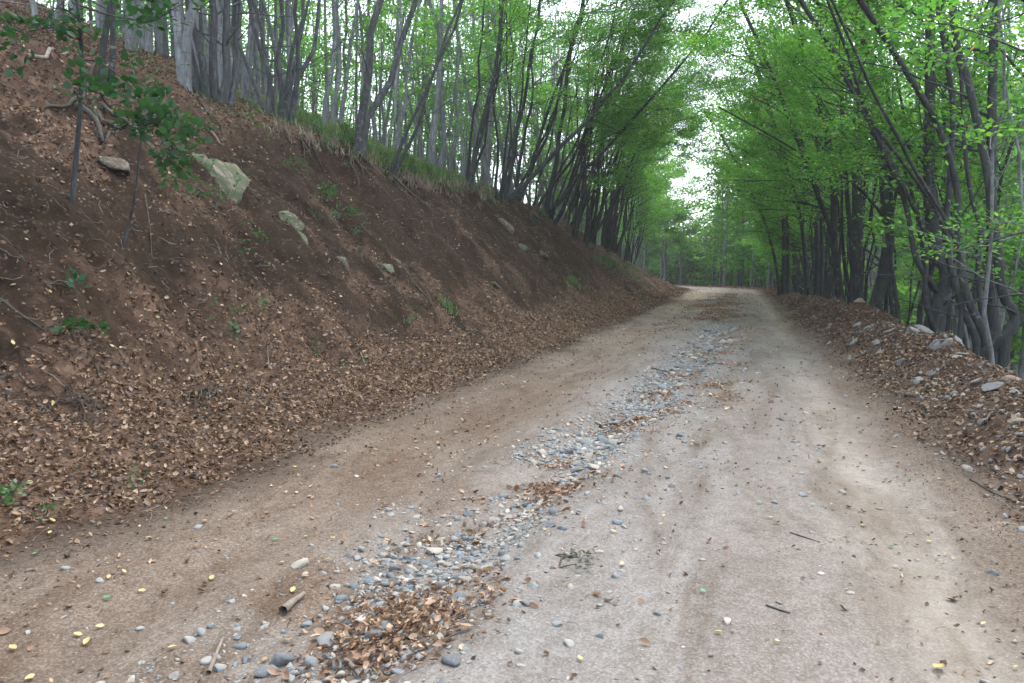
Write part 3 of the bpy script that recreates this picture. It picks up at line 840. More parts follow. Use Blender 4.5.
def clump(seed, nst, H, r, lean=.18, spread=.35, az0=0, azr=PI, sweep=.5, jit=.05):
    R = np.random.default_rng(seed + 1000); out = []
    for i in range(nst):
        a = az0 + R.uniform(-azr, azr)
        h = H * R.uniform(.7, 1.08)
        P = stem_path(R, math.cos(a) * spread * R.uniform(.2, 1), math.sin(a) * spread * R.uniform(.2, 1), a, lean * R.uniform(.3, 1.4), h, 14, .12, jit, sweep)
        out.append((P, r * R.uniform(.65, 1.1), r * .22))
    return out

def place(parts, loc, label, group, name='beech_tree', rotz=0, sc=1, cat='tree'):
    e = empty(name, loc, label, cat, group, rotz, sc)
    for nm, me in parts: link(nm, me, e)
    return e

TREES = []       # (x, y) of placed trunks
def clear(x, y, dmin):
    return all((x - a) ** 2 + (y - b) ** 2 > dmin * dmin for a, b in TREES)

# ------------------------------------------------------------------ left bank trees at the brow
def left_tree(px, py, label, seed, nst, H, r, **kw):
    p = hit(px, py); TREES.append((p.x, p.y))
    st = kw.pop('stems', None) or clump(seed, nst, H, r, kw.pop('lean', .2), kw.pop('spread', .25), kw.pop('az0', .1), kw.pop('azr', PI), kw.pop('sweep', .4))
    parts, n = make_tree(seed, st, **kw)
    return place(parts, (p.x, p.y, hgt(p.x, p.y)), label, None)

left_tree(96, 70, 'dark double stem behind the leafy sapling at upper left', 1, 2, 9, .045, barkm='darkbark', branches=6, z0=3.5, dead=5)
left_tree(126, 48, 'straight pale grey trunk standing upslope of the dark double stem', 2, 1, 12, .12, branches=6, z0=5, dead=3)
left_tree(163, 50, 'pale trunk pair leaning right at the top of the leafy slope', 3, 2, 11, .13, branches=6, z0=5, dead=3)
left_tree(40, 26, 'thin dark tree at the far upper left of the slope', 4, 2, 9, .06, branches=5, z0=4)
left_tree(214, 97, 'multi-stemmed beech with dark flared foot above the large mossy rock', 5, 7, 9, .075, branches=12, z0=2.6, dead=5, spread=.3, lean=.26, barkm='midbark')
left_tree(278, 117, 'many-stemmed dark beech at the left end of the grass strip', 6, 8, 9, .055, branches=14, z0=2.4, dead=5, spread=.3, lean=.3, barkm='midbark')
left_tree(353, 145, 'forked beech with two thick stems leaning right on the brow', 7, 2, 10, .082, branches=14, z0=2.6, dead=6, barkm='midbark', lean=.28, az0=0, azr=.6, spread=.2)
left_tree(389, 170, 'thin dark tree leaning right over the bank with a root at its foot', 8, 2, 9, .06, branches=16, z0=2.0, dead=6, barkm='midbark', lean=.42, az0=-.1, azr=.25, spread=.08, sweep=.2, sprays=30)
left_tree(418, 151, 'crooked grey stem behind the thin leaning tree', 9, 2, 9, .085, branches=8, z0=2.6, dead=4, lean=.15)
left_tree(497, 198, 'slim paired stems standing on a mat of exposed roots', 10, 4, 9.5, .06, branches=18, z0=2.2, dead=6, barkm='darkbark', lean=.2, az0=-.2, azr=1.2)
left_tree(525, 203, 'dense clump of about a dozen fanned dark stems on the brow', 11, 14, 11, .09, branches=26, z0=2.8, dead=4, lean=.32, spread=.7, az0=0, azr=1.9, blen=(2.5, 5), sprays=36, barkm='darkbark')
left_tree(572, 232, 'slender leaning stems just beyond the dense clump', 12, 4, 10, .08, branches=22, z0=2.5, dead=4, lean=.25, az0=0, azr=1.2, blen=(2.5, 4.5), sprays=34, barkm='darkbark')
left_tree(583, 241, 'bushy low beech whose branch reaches far right over the bank', 13, 6, 9, .075, branches=26, z0=1.2, dead=4, lean=.42, az0=0, azr=1.1, blen=(3, 5), sprays=34, barkm='darkbark')
left_tree(606, 240, 'thick dark beech on the brow over the far grassy streak', 14, 3, 11, .15, branches=26, z0=2.0, dead=4, lean=.22, az0=0, azr=1.2, blen=(2.6, 5), sprays=34, barkm='darkbark')
left_tree(634, 249, 'slight beech where the brow starts to fall', 15, 3, 10, .09, branches=24, z0=1.6, dead=3, lean=.22, az0=0, azr=1.2, blen=(2.6, 4.5), sprays=34)
left_tree(663, 272, 'small lone sapling growing out of the far bank face', 16, 2, 5, .045, branches=12, z0=1.0, dead=2, lean=.5, az0=0, azr=.4, blen=(1.5, 3), sprays=34)

# ------------------------------------------------------------------ right side trees, stems drawn from the photograph at their own distance
def traced(base_depth, lines, seed, label, **kw):
    """lines: list of (r0, r1, [(px, py, ddepth), ...])"""
    stems = []; org = None
    for r0, r1, pts in lines:
        P = [at(px, py, base_depth + dd) for px, py, dd in pts]
        if org is None:
            b = P[0]; org = Vector((b.x, b.y, hgt(b.x, b.y)))
        # root every stem in the ground
        Q = [np.array(q[:]) for q in P]
        g = hgt(Q[0][0], Q[0][1])
        if Q[0][2] > g - .1:
            Q.insert(0, np.array([Q[0][0] + .02, Q[0][1] + .02, min(g - .25, Q[0][2] - .3)])) if kw.get('root', True) and Q[0][2] > g + .05 else Q.__setitem__(0, np.array([Q[0][0], Q[0][1], g - .2]))
        # carry on upwards out of the picture
        top = Q[-1]; d = Q[-1] - Q[-2]; d /= np.linalg.norm(d)
        Rr = np.random.default_rng(seed)
        ext = kw.get('ext', 3.5)
        Q.append(top + d * ext * .5 + np.array([-.1, 0, .15])); Q.append(top + d * ext + np.array([-.3, 0, .3]))
        S = smooth_path(Q, 26) - np.array(org[:])
        stems.append((S, r0, r1))
    kw.pop('root', None); kw.pop('ext', None)
    parts, n = make_tree(seed, stems, **kw)
    TREES.append((org.x, org.y))
    return place(parts, org, label, None)

RB = dict(bias=(-1, .15), biasw=.9, barkm='darkbark')
traced(24, [(.185, .09, [(857, 312, 0), (857, 227, 0), (858, 133, 0), (859, 60, 0), (859, 5, 0)])], 31, 'straight thick dark trunk rising from the verge right of centre', branches=14, z0=3.2, blen=(2.5, 4.5), **RB)
traced(22, [(.21, .10, [(873, 318, 0), (878, 295, 0), (884, 272, 0), (888, 240, 0), (885, 195, 0), (883, 150, .3), (876, 90, .6), (862, 20, 1)]),
            (.06, .03, [(893, 318, 0), (890, 290, .2), (889, 260, .3), (893, 210, .3), (898, 170, 0), (884, 110, -.3), (850, 50, -.6), (815, 0, -1)]),
            (.05, .02, [(888, 235, 0), (870, 200, -.4), (848, 180, -.9), (825, 168, -1.4)])], 32,
       'stout dark trunk leaning right from the verge next to the straight one', branches=18, z0=3.4, blen=(2.5, 4.5), **RB)
traced(17, [(.22, .07, [(934, 345, 0), (934, 322, 0), (941, 300, 0), (948, 280, 0), (946, 266, 0), (937, 257, .1), (934, 235, .2), (930, 200, .3), (929, 150, .3), (930, 70, .3), (929, 0, .3)]),
            (.075, .035, [(945, 345, -.3), (934, 327, -.3), (927, 308, -.3), (925, 285, -.2), (926, 262, -.2), (922, 225, -.2), (905, 190, -.4), (880, 140, -.6), (845, 70, -1), (800, 0, -1.6)]),
            (.08, .03, [(941, 305, .1), (932, 285, -.1), (921, 268, -.2), (914, 252, -.2), (908, 215, -.2), (897, 180, -.4), (868, 120, -.8), (835, 60, -1)])], 33,
       'gnarled beech with a hollow twisted foot on the right verge', branches=20, z0=3, blen=(2.2, 4), root=True, **RB)
traced(15.5, [(.085, .04, [(977, 345, 0), (970, 325, 0), (962, 308, 0), (956, 285, 0), (949, 262, .1), (945, 230, .2), (950, 180, .2), (953, 110, .2), (945, 50, 0), (934, -10, -.2)]),
               (.045, .018, [(950, 265, .1), (938, 215, 0), (905, 165, -.4), (868, 115, -.8), (850, 60, -1.2), (835, 20, -1.6)])], 34,
       'slim dark stem curving left between the gnarled beech and the curved pair', branches=8, z0=3.5, blen=(2, 3.5), **RB)
traced(14.5, [(.095, .04, [(988, 352, 0), (982, 330, 0), (974, 313, 0), (965, 290, 0), (960, 262, 0), (958, 230, .1), (957, 190, .2), (940, 130, 0), (905, 70, -.4), (860, 0, -1)]),
              (.06, .03, [(984, 333, .1), (980, 300, .2), (979, 262, .3), (981, 230, .3), (972, 200, .3), (965, 150, .3), (960, 60, .3)]),
              (.045, .016, [(964, 285, 0), (1000, 190, -.3), (945, 168, -.6), (905, 148, -.9), (880, 112, -1.2), (862, 78, -1.5), (845, 25, -1.9)][1:] if False else [(962, 270, 0), (948, 225, -.2), (915, 170, -.6), (893, 128, -1.0), (872, 90, -1.3), (850, 40, -1.8)])], 35,
       'curved dark pair of stems sweeping up left of the elbow tree', branches=10, z0=3.2, blen=(2, 3.5), **RB)
traced(12.5, [(.105, .045, [(986, 356, .2), (995, 346, .1), (1006, 335, 0), (1015, 322, 0), (1012, 310, 0), (1004, 298, 0), (999, 275, 0), (998, 250, 0), (993, 212, 0), (985, 160, 0), (976, 120, 0), (968, 80, 0), (956, 43, 0), (951, -5, 0)]),
              (.09, .05, [(1006, 336, 0), (1022, 318, 0), (1036, 300, -.1), (1045, 270, -.2), (1042, 200, -.2), (1040, 100, -.3)])], 36,
       'elbow shaped beech whose leaning trunk bends sharply at the right edge', branches=10, z0=3.2, blen=(2, 3.5), **RB)
traced(16, [(.125, .07, [(994, 356, 0), (993, 320, 0), (992, 268, 0), (991, 200, 0), (992, 100, 0), (994, 0, 0)])], 37,
       'upright dark trunk directly behind the elbow shaped beech', branches=8, z0=4, blen=(2, 3.5), **RB)
traced(26, [(.14, .06, [(843, 315, 0), (838, 280, 0), (834, 240, 0), (833, 180, 0), (822, 110, -.5), (800, 40, -1.4)]),
            (.11, .05, [(848, 315, .3), (853, 280, .3), (851, 240, .3), (846, 180, 0), (842, 100, -.5)]),
            (.10, .05, [(828, 312, 0), (833, 290, 0), (838, 262, 0), (829, 225, 0), (812, 180, -.6), (790, 120, -1.5)])], 38,
       'tangled dark beech with crossing stems left of the straight thick trunk', branches=22, z0=2.6, blen=(2.5, 4.5), **RB)
traced(33, [(.13, .06, [(815, 305, 0), (818, 270, 0), (817, 220, 0), (818, 150, 0), (812, 90, -.6)]),
            (.10, .05, [(820, 305, 0), (822, 260, 0), (820, 200, 0), (808, 160, -1)]),
            (.10, .05, [(810, 304, 0), (806, 262, 0), (800, 215, -.5), (787, 165, -1.6)])], 39,
       'close cluster of three upright dark stems on the far right verge', branches=26, z0=2.4, blen=(2.6, 5), **RB)
traced(44, [(.15, .07, [(784, 300, 0), (784, 260, 0), (784, 200, 0), (782, 160, 0), (772, 120, -1)]),
            (.12, .06, [(788, 300, 0), (788, 255, 0), (786, 195, 0), (777, 150, -1)]),
            (.09, .05, [(780, 299, 0), (775, 260, 0), (764, 220, -1.5), (750, 190, -3)])], 40,
       'tall pair of pale-edged stems nearest the far end of the road, right side', branches=34, z0=2.2, blen=(2.8, 5), **RB)
# tree just outside the picture whose low limb hangs into it
R_ = np.random.default_rng(77)
p0 = Vector((4.3, 8.6, hgt(4.3, 8.6)))
st = clump(77, 2, 9, .11, .15, .15, PI, .6)
parts, n = make_tree(41, st, branches=10, blen=(2.2, 3.6), z0=3.0, bias=(-.5, .9), biasw=1.0, six=True, leaf=.075, sprays=26, barkm='darkbark')
W = Wood(); A_ = []; D_ = []
lm = smooth_path([(0, 0, 2.6), (-.25, 1.1, 2.75), (-.55, 2.2, 2.85), (-1.0, 3.2, 2.7), (-1.5, 4.2, 2.5)], 14)
W.tube(lm, np.linspace(.035, .008, 14), 5)
for q in range(3, 14):
    for s_ in (-1, 1):
        tp = wander(lm[q], [s_ * .8 - .2, .6, R_.uniform(-.1, .25)], R_.uniform(.4, 1.1), 6, R_, jit=.1)
        W.tube(tp, np.linspace(.009, .003, 6), 4)
        for g in range(1, 6): A_.append(tp[g]); D_.append(tp[g] - tp[g - 1] + R_.normal(size=3) * .04)
V, Fs, rd = spray_leaves(np.array(A_), np.array(D_), R_.uniform(.25, .4, len(A_)), R_, 12, .07, True)
tr = place(parts, p0, 'leafy beech at the right edge with a pale low limb hanging into view', None); TREES.append((p0.x, p0.y))
lb = link('limb', W.mesh('low_limb', M['bark']), tr); link('leaves', mesh_from('limb_leaves', V, Fs, M['leaf'], {'rnd': rd}), lb)

# ------------------------------------------------------------------ tree kinds for the forest
KINDS = {}
def kind(name, n, fn):
    KINDS[name] = [fn(i) for i in range(n)]
kind('edge', 6, lambda i: make_tree(200 + i, clump(200 + i, [3, 5, 2, 4, 6, 3][i], 11.5, .08, .17, .35, 0, 1.4, .25), branches=28, z0=2.0, blen=(2.4, 4.8), sprays=17, leaf=.115, barkm='darkbark', elev=(.2, .9), biasw=1.1, gapt=-.06)[0])
kind('pole', 6, lambda i: make_tree(220 + i, clump(220 + i, [1, 1, 2, 1, 2, 1][i], 15, .105, .09, .25, 0, PI), branches=20, z0=2.6, blen=(1.8, 3.2), sprays=11, leaf=.15, per=8, biasw=.2, dead=4)[0])
kind('leafy', 5, lambda i: make_tree(240 + i, clump(240 + i, [1, 2, 3, 1, 2][i], 13, .11, .14, .3, 0, PI), branches=30, z0=2.0, blen=(2.2, 3.8), sprays=17, leaf=.16, per=9, biasw=.2, dead=3)[0])
kind('far', 4, lambda i: make_tree(260 + i, clump(260 + i, [1, 2, 1, 3][i], 18, .16, .10, .4, 0, PI), branches=44, z0=3.0, blen=(2.8, 5.0), sprays=11, leaf=.30, per=8, biasw=.1, dead=2, sprlen=(.6, 1.2))[0])
kind('arch', 5, lambda i: make_tree(300 + i, clump(300 + i, [2, 3, 2, 4, 3][i], 12.5, .075, .46, .3, 0, .7, .1), branches=30, z0=2.6, blen=(3.2, 6.6), sprays=19, leaf=.095, barkm='darkbark', elev=(.1, .7), biasw=1.9, gapt=-.08, dead=4)[0])
kind('side', 5, lambda i: make_tree(320 + i, clump(320 + i, [2, 3, 2, 4, 3][i], 13, .062, .13, .3, 0, PI, .3), branches=34, z0=2.4, blen=(2.6, 5.4), sprays=21, leaf=.095, barkm='darkbark', elev=(.3, 1.0), biasw=1.5, gapt=-.06, dead=4)[0])
kind('over', 3, lambda i: make_tree(340 + i, clump(340 + i, [1, 2, 2][i], 15, .10, .58, .2, 0, .35, .15), branches=22, z0=6.0, blen=(3.4, 6.4), sprays=19, leaf=.10, barkm='darkbark', elev=(.1, .6), biasw=1.2, gapt=-.15, dead=4)[0])
kind('whip', 4, lambda i: make_tree(280 + i, clump(280 + i, [2, 3, 1, 4][i], 7, .035, .2, .2, 0, PI), branches=12, z0=1.4, blen=(1.0, 2.0), sprays=14, leaf=.10, per=8, biasw=.3, dead=3)[0])

used = set()
def copy_tree(kn, i, loc, rotz, sc, label, group, name='beech_tree'):
    return place(KINDS[kn][i % len(KINDS[kn])], loc, label, group, name, rotz, sc)

def fill(kn, count, box, dmin, label, group, face, scr=(.8, 1.2), test=None, tries=6000, name='beech_tree'):
    c = 0
    for _ in range(tries):
        if c >= count: break
        u = random.uniform(box[0], box[1]); y = random.uniform(box[2], box[3])
        x = u + float(curve(np.array([min(y, 100)]))[0]) if box[3] < 64 else u
        if not clear(x, y, dmin): continue
        if test and not test(x, y): continue
        uu = x - float(curve(np.array([y]))[0])
        if -8.3 < uu < 3.0: continue
        # in view only
        X = x * cs + y * sn; Y = -x * sn + y * cs
        if Y < 2 or abs(X) > Y * .78 + 4: continue
        if x < 0 and Y < 21 and X / Y < -.42: continue
        if y > 66 and .21 < X / Y < .325: continue
        TREES.append((x, y))
        copy_tree(kn, random.randrange(9), (x, y, hgt(x, y)), face + random.gauss(0, .5), random.uniform(*scr), label, group, name)
        c += 1
    print(kn, label, c)

for i_, (x_, y_) in enumerate([(-8.7, 24.0), (-8.9, 28.0), (-8.6, 33.0)]):
    TREES.append((x_, y_))
    copy_tree('over', i_, (x_, y_, hgt(x_, y_)), (0 if x_ < 0 else PI) + random.gauss(0, .2), random.uniform(.95, 1.08),
              'tall beech leaning far out to close the canopy over the road', 'tall beeches closing the canopy over the road')
fill('arch', 9, (-9.4, -8.3, 25, 44), 1.2, 'dark arching beech stretching over the left bank', 'dark arching beeches on the near left brow', 0)
fill('side', 13, (3.1, 5.2, 17, 44), 1.1, 'dark upright beech with boughs stretching over the right verge', 'dark upright beeches along the right verge', PI, (.85, 1.1))
fill('edge', 15, (-9.6, -8.4, 40, 70), 1.5, 'slender beech on the brow of the far left bank', 'slender beeches on the far left brow', 0)
fill('edge', 15, (3.0, 4.6, 42, 74), 1.5, 'upright beech lining the far right verge', 'upright beeches along the far right verge', PI)
fill('leafy', 6, (5.5, 8, 19, 32), 1.5, 'leafy beech close behind the right verge trunks', 'leafy beeches behind the right verge', PI, (.8, 1.05))
fill('whip', 10, (3.2, 8, 9, 34), .9, 'thin bent sapling between the right verge trunks', 'thin saplings behind the right verge', PI, name='beech_sapling')
fill('far', 26, (-16, 18, 82, 112), 2.0, 'beech standing beyond the far end of the road', 'beeches beyond the end of the road', 0, (.75, 1.1))
fill('leafy', 40, (6, 24, 8, 70), 1.5, 'leafy beech growing down the slope beyond the right verge', 'beeches on the falling right slope', PI)
fill('far', 20, (14, 50, 15, 110), 3.0, 'tall beech far down the right hand slope', 'tall beeches far down the right slope', 0)
fill('pole', 76, (-22, -9.2, 8, 62), .9, 'pale slender trunk standing in the forest above the left bank', 'slender forest trunks above the left bank', 0, (.75, 1.15))
fill('leafy', 15, (-19, -9.8, 30, 66), 1.6, 'leafy beech in the forest above the far left bank', 'leafy beeches above the far left bank', 0)
fill('pole', 22, (-34, -21, 8, 70), 1.3, 'grey trunk deep in the forest beyond the left rise', 'deep forest trunks beyond the left rise', 0, (.9, 1.3))
fill('whip', 10, (-14, -8.8, 10, 40), .8, 'thin sapling among the trunks above the left bank', 'thin saplings above the left bank', 0, name='beech_sapling')

# far woodland mass that closes the valley
def wood_mass(name, n, ang, rr, label, leaf, hmax, dens, lmin=2, seed=5, trunk=.11):
    R = np.random.default_rng(seed)
    th = R.uniform(math.radians(ang[0]), math.radians(ang[1]), n) + YAW + PI / 2
    r = np.sqrt(R.uniform(rr[0] ** 2, rr[1] ** 2, n))
    x, y = r * np.cos(th), r * np.sin(th)
    uq = x - curve(y); kp = (uq > 12) | (uq < -19) | (y > 108); x, y = x[kp], y[kp]; n = len(x); g = height(x, y, False)
    W = Wood(); A = []
    for i in range(n):
        l = R.normal(size=2) * .6 + [.5, 0]; H = hmax * R.uniform(.7, 1.1)
        p = smooth_path([(x[i], y[i], g[i] - .3), (x[i] + l[0] * .4, y[i] + l[1] * .5, g[i] + H * .5), (x[i] + l[0] * 1.4, y[i] + l[1], g[i] + H)], 7)
        W.tube(p, np.linspace(trunk * R.uniform(.6, 1.3), .03, 7), 5)
        hh = lmin + (H - lmin) * R.uniform(0, 1, dens) ** .8; a = R.uniform(0, 2 * PI, dens); q = R.uniform(.3, 2.6, dens)
        A.append(np.stack([x[i] + l[0] * hh / H + q * np.cos(a), y[i] + q * np.sin(a), g[i] + hh], 1))
    A = np.concatenate(A); D = R.normal(size=A.shape); D[:, 2] *= .25
    V, Fs, rd = spray_leaves(A, D, R.uniform(.5, 1.1, len(A)) * leaf / .22, R, 9, leaf, False, .7, .45)
    nt_ = W.n; Wf = np.concatenate(W.F); T3 = np.concatenate(W.T3)
    me = mesh_from(name, np.concatenate(W.V + [V]), [Wf, T3, Fs[0] + nt_], [M['bark'], M['leaf']], {'rnd': np.concatenate([np.zeros(nt_), rd])})
    mi = np.zeros(len(me.polygons), np.int32); mi[len(Wf) + len(T3):] = 1
    me.polygons.foreach_set('material_index', mi)
    print(name, len(rd))
    tag(link(name, me), label, 'woodland', None, 'stuff')
wood_mass('left_woodland', 420, (-5, 50), (32, 80), 'crowded pale trunks and sparse leaves of the deep forest on the left', .24, 15, 52, 4, 5)
wood_mass('end_woodland', 230, (-24, -2), (112, 155), 'hazy green trees closing the view beyond the end of the road', .5, 20, 250, 1.5, 6, .10)
wood_mass('right_woodland', 300, (-46, -14), (50, 120), 'crowded green beeches far down the right slope', .40, 22, 110, 1.5, 7, .16)

# ------------------------------------------------------------------ grass on the brow
def grass(name, zones, label, m, h=(.10, .24)):
    A = []
    for px, py, rx, ry, cnt in zones:
        for _ in range(cnt):
            a = random.gauss(0, 1) * rx; b = random.gauss(0, 1) * ry
            A.append((px + a, py + b * .6 + a * .35))
    P = np.array([hit(a, b)[:] for a, b in A[::6]])        # one tuft centre per six blades' draw
    k = 9
    P = P[(fbm(P[:, 0] * 1.3, P[:, 1] * 1.3, 3, 88) > -.12) | (rng.uniform(size=len(P)) < .25)]
    n = len(P) * k
    pos = np.repeat(P, k, 0); pos[:, :2] += rng.normal(size=(n, 2)) * .05
    pos[:, 2] = height(pos[:, 0], pos[:, 1]) - .01
    hh = rng.uniform(*h, n); a = rng.uniform(0, 2 * PI, n); w = rng.uniform(.005, .011, n)
    T = np.array([[-1, 0, 0], [1, 0, 0], [.8, .25, .5], [-.8, .25, .5], [0, .8, 1.0]])
    S = np.stack([w, hh * rng.uniform(.3, 1.0, n), hh], 1)
    nr = np.tile([0, 0, 1.], (n, 1)) + rng.normal(size=(n, 3)) * .2
    V, Fs, kk = scatter(T, [np.array([[0, 1, 2, 3]]), np.array([[3, 2, 4]])], pos, frames(nr, a), S)
    tag(link(name, mesh_from(name, V, Fs, m, {'rnd': np.repeat(rng.uniform(size=n), kk)})), label, 'grass', None, 'stuff')
grass('grass', [(310, 117, 28, 10, 4800), (385, 154, 28, 9, 4800), (440, 176, 28, 7, 3800), (265, 105, 14, 8, 900), (180, 50, 8, 5, 400), (335, 128, 16, 7, 1400), (545, 213, 8, 3, 500), (250, 75, 12, 5, 500)],
      'fresh green grass along the brow of the left bank', M['grass'], (.07, .22))
grass('bank_grass', [(606, 262, 6, 4, 700), (628, 268, 9, 7, 900), (640, 280, 4, 4, 300), (573, 282, 3, 5, 300), (447, 308, 3, 3, 120), (575, 215, 5, 3, 200)],
      'streaks of green grass running down the far left bank', M['grass'], (.08, .2))
grass('dry_grass', [(345, 150, 18, 4, 260), (420, 185, 20, 3, 420), (300, 140, 20, 4, 160), (460, 190, 16, 3, 500)],
      'withered pale grass hanging over the edge of the brow', M['deadgrass'], (.08, .22))

# ------------------------------------------------------------------ roots
def root_cluster(px, py, n, L, label, seed, r=.03, spread=1.0):
    R = np.random.default_rng(seed); p = hit(px, py); W = Wood()
    base = np.array([p.x, p.y, hgt(p.x, p.y)])
    for i in range(n):
        d = np.array([R.uniform(.2, 1), R.normal() * spread, 0]); d /= np.linalg.norm(d)
        q = [base + np.array([-.1, R.normal() * .12, .05])]
        st = L * R.uniform(.5, 1.25) / 9
        for j in range(9):
            d = d + np.append(R.normal(size=2) * .3, 0); d /= np.linalg.norm(d)
            nx = q[-1] + d * st
            nx[2] = max(hgt(nx[0], nx[1]) + r * .6 + R.uniform(-.01, .07), q[-1][2] - .12)
            q.append(nx)
        W.tube(np.array(q), np.linspace(r * R.uniform(.6, 1.2), .005, 10), 6, .1)
    o = link('exposed_roots', W.mesh('exposed_roots', M['root'])); tag(o, label, 'roots')
    me = o.data; v0 = Vector(base)
    me.transform(Matrix.Translation(-v0)); o.location = v0
root_cluster(356, 158, 7, 1.0, 'dark roots hanging below the forked beech on the brow', 1, .025)
root_cluster(395, 180, 5, 1.3, 'thick pale root trailing from the thin leaning tree', 2, .04)
root_cluster(490, 203, 10, 1.2, 'tangled mat of grey roots under the slim paired stems', 3, .03, 2)
root_cluster(532, 213, 8, 1.5, 'roots spilling down below the dense clump of stems', 4, .03)
root_cluster(585, 245, 6, 1.3, 'fine roots below the bushy low beech', 5, .025)
root_cluster(95, 115, 6, 1.1, 'brown roots and rotten stump remains under the leafy sapling', 6, .035)
root_cluster(212, 120, 4, .8, 'short stubby root below the multi-stemmed beech', 7, .03)
root_cluster(305, 140, 6, .8, 'matted fine roots at the left end of the brow edge', 8, .018)
root_cluster(72, 412, 9, .5, 'dry rootlets sprouting from the leafy foot of the bank', 9, .008)
root_cluster(215, 395, 7, .45, 'small tuft of dry rootlets low on the bank left of centre', 10, .007)

# ------------------------------------------------------------------ sticks and fallen branches
def stick(pts, r, label, m='deadwood', name='stick', fork=0, lift=1.0, group=None, raw=False):
    P = []
    for a in pts:
        p = hit(*a[:2]); P.append([p.x, p.y, p.z + r * lift + (a[2] if len(a) > 2 else 0)])
    S = smooth_path(P, 12)
    for i in range(12): S[i, 2] = max(S[i, 2], hgt(S[i, 0], S[i, 1]) + r * .4)
    c = S[0].copy(); W = Wood(); S0 = S - c
    W.tube(S0, np.linspace(r, r * .55, 12) * (1 + .15 * rng.uniform(-1, 1, 12)), 7, .08)
    for i in range(fork):
        q = 4 + i * 2; d = S0[q + 1] - S0[q]; d /= np.linalg.norm(d)
        sd = np.cross(d, [0, 0, 1]) * (1 if i % 2 else -1)
        W.tube(wander(S0[q], d * .7 + sd * .7 + [0, 0, .15], np.linalg.norm(S0[-1] - S0[0]) * .3, 5, rng, jit=.12), np.linspace(r * .5, r * .15, 5), 5)
    o = link(name, W.mesh(name, M[m]), None, c)
    return tag(o, label, 'stick' if name == 'stick' else 'branch', group)
stick([(283, 615), (293, 606), (304, 598)], .022, 'short stout pale stick lying left of the gully', lift=1)
stick([(209, 675), (216, 657), (223, 640)], .010, 'thin whitish stick standing out on the reddish clay at the bottom')
stick([(50, 500), (78, 498), (105, 495), (130, 499)], .008, 'long thin grey stick on the leaf litter at lower left')
stick([(628, 262), (640, 273), (654, 287), (664, 294)], .045, 'pale fallen branch sliding down the far bank', name='fallen_branch', fork=1)
stick([(640, 263), (650, 268), (660, 276)], .03, 'shorter fallen branch above the pale one on the far bank', name='fallen_branch')
stick([(396, 262), (415, 285), (432, 305), (443, 330)], .016, 'dark curved root running down the bare bank face', 'root', 'fallen_branch', 0)
stick([(355, 340), (360, 352), (366, 368)], .010, 'short pale stick propped upright in litter at the bank foot')
stick([(466, 350), (480, 347), (498, 349)], .010, 'small dark twig on the litter below the bank', 'root')
stick([(430, 342), (450, 345), (478, 348)], .012, 'brown branch lying across the litter at the foot of the bank', 'root')
stick([(0, 300), (15, 312), (30, 322), (44, 332)], .013, 'dark thin branch on the slope at the left picture edge', 'root', fork=1)
stick([(0, 250), (12, 258), (26, 264)], .010, 'bare twig above the dark branch at the left edge', 'root')
stick([(85, 350), (95, 365), (104, 388)], .008, 'thin fallen twig pointing downslope near the small green plant', 'root')
stick([(118, 350), (124, 362), (128, 372)], .008, 'short twig right of the one near the green plant', 'root')
stick([(267, 344), (268, 358), (269, 372)], .006, 'upright pale stalk on the bare soil', lift=6)
stick([(145, 195), (150, 230), (152, 260)], .009, 'slanting grey twig under the slim bare stem', 'root')
stick([(28, 58), (48, 60), (68, 55)], .03, 'weathered log end lying on leaves at upper left', name='fallen_branch')
stick([(78, 108), (95, 122), (103, 145)], .04, 'curved thick root arching down from the stump', 'root', 'fallen_branch')
stick([(104, 150), (125, 128), (150, 112), (190, 92)], .018, 'long dark branch lying up the slope beside the sapling', 'root', 'fallen_branch', 2)
stick([(205, 128), (214, 137), (220, 146)], .03, 'grey stub of wood above the large mossy rock', name='fallen_branch')
stick([(600, 428), (612, 425), (624, 427)], .014, 'dark stick at the left lip of the far gully', 'root')
stick([(652, 369), (664, 372), (674, 370)], .016, 'dark stick crossing the far stony strip', 'root')
stick([(790, 533), (805, 538), (820, 543)], .004, 'fine twig on the right wheel track', 'root')
stick([(766, 606), (780, 611), (790, 614)], .005, 'fine broken twig low on the right wheel track', 'root')
stick([(905, 395), (925, 408), (940, 425)], .008, 'thin twig across the right verge leaves', 'root')
stick([(970, 480), (990, 492), (1010, 500)], .007, 'thin twig on the nearest part of the right verge', 'root')
stick([(345, 662), (355, 672), (362, 681)], .012, 'whitish stick poking up at the bottom picture edge')
stick([(535, 185), (560, 195), (585, 200)], .012, 'bare thin branch caught in front of the dense clump', 'root', lift=8)

# ------------------------------------------------------------------ single fallen leaves
def one_leaf(px, py, size, m, label, group, curl=1):
    p = hit(px, py)
    if curl not in leaf_meshes.get(m, {}):
        T, TF = CURLS[curl]
        leaf_meshes.setdefault(m, {})[curl] = mesh_from('leaf', T, TF, M[m], {'rnd': np.full(len(T), random.uniform(.1, .5))})
    size *= .7; o = link('fallen_leaf', leaf_meshes[m][curl])
    n = normal(np.array([p.x]), np.array([p.y]), .05)[0] + rng.normal(size=3) * .15
    R = frames(n[None], np.array([random.uniform(0, 6.28)]))[0]
    o.matrix_world = Matrix.LocRotScale(Vector((p.x, p.y, hgt(p.x, p.y) + .012)), Matrix(R.tolist()).to_quaternion(), Vector((size, size * 1.1, size)))
    tag(o, label, 'leaf', group)
leaf_meshes = {}
bankY = [(50, 294), (13, 344), (58, 354), (112, 348), (234, 349), (237, 368), (53, 405), (159, 380), (17, 425), (34, 422), (110, 440), (221, 266), (192, 241), (307, 310), (274, 338), (30, 485), (188, 140), (24, 48), (160, 198), (145, 188), (150, 390), (52, 523), (420, 290), (380, 240)]
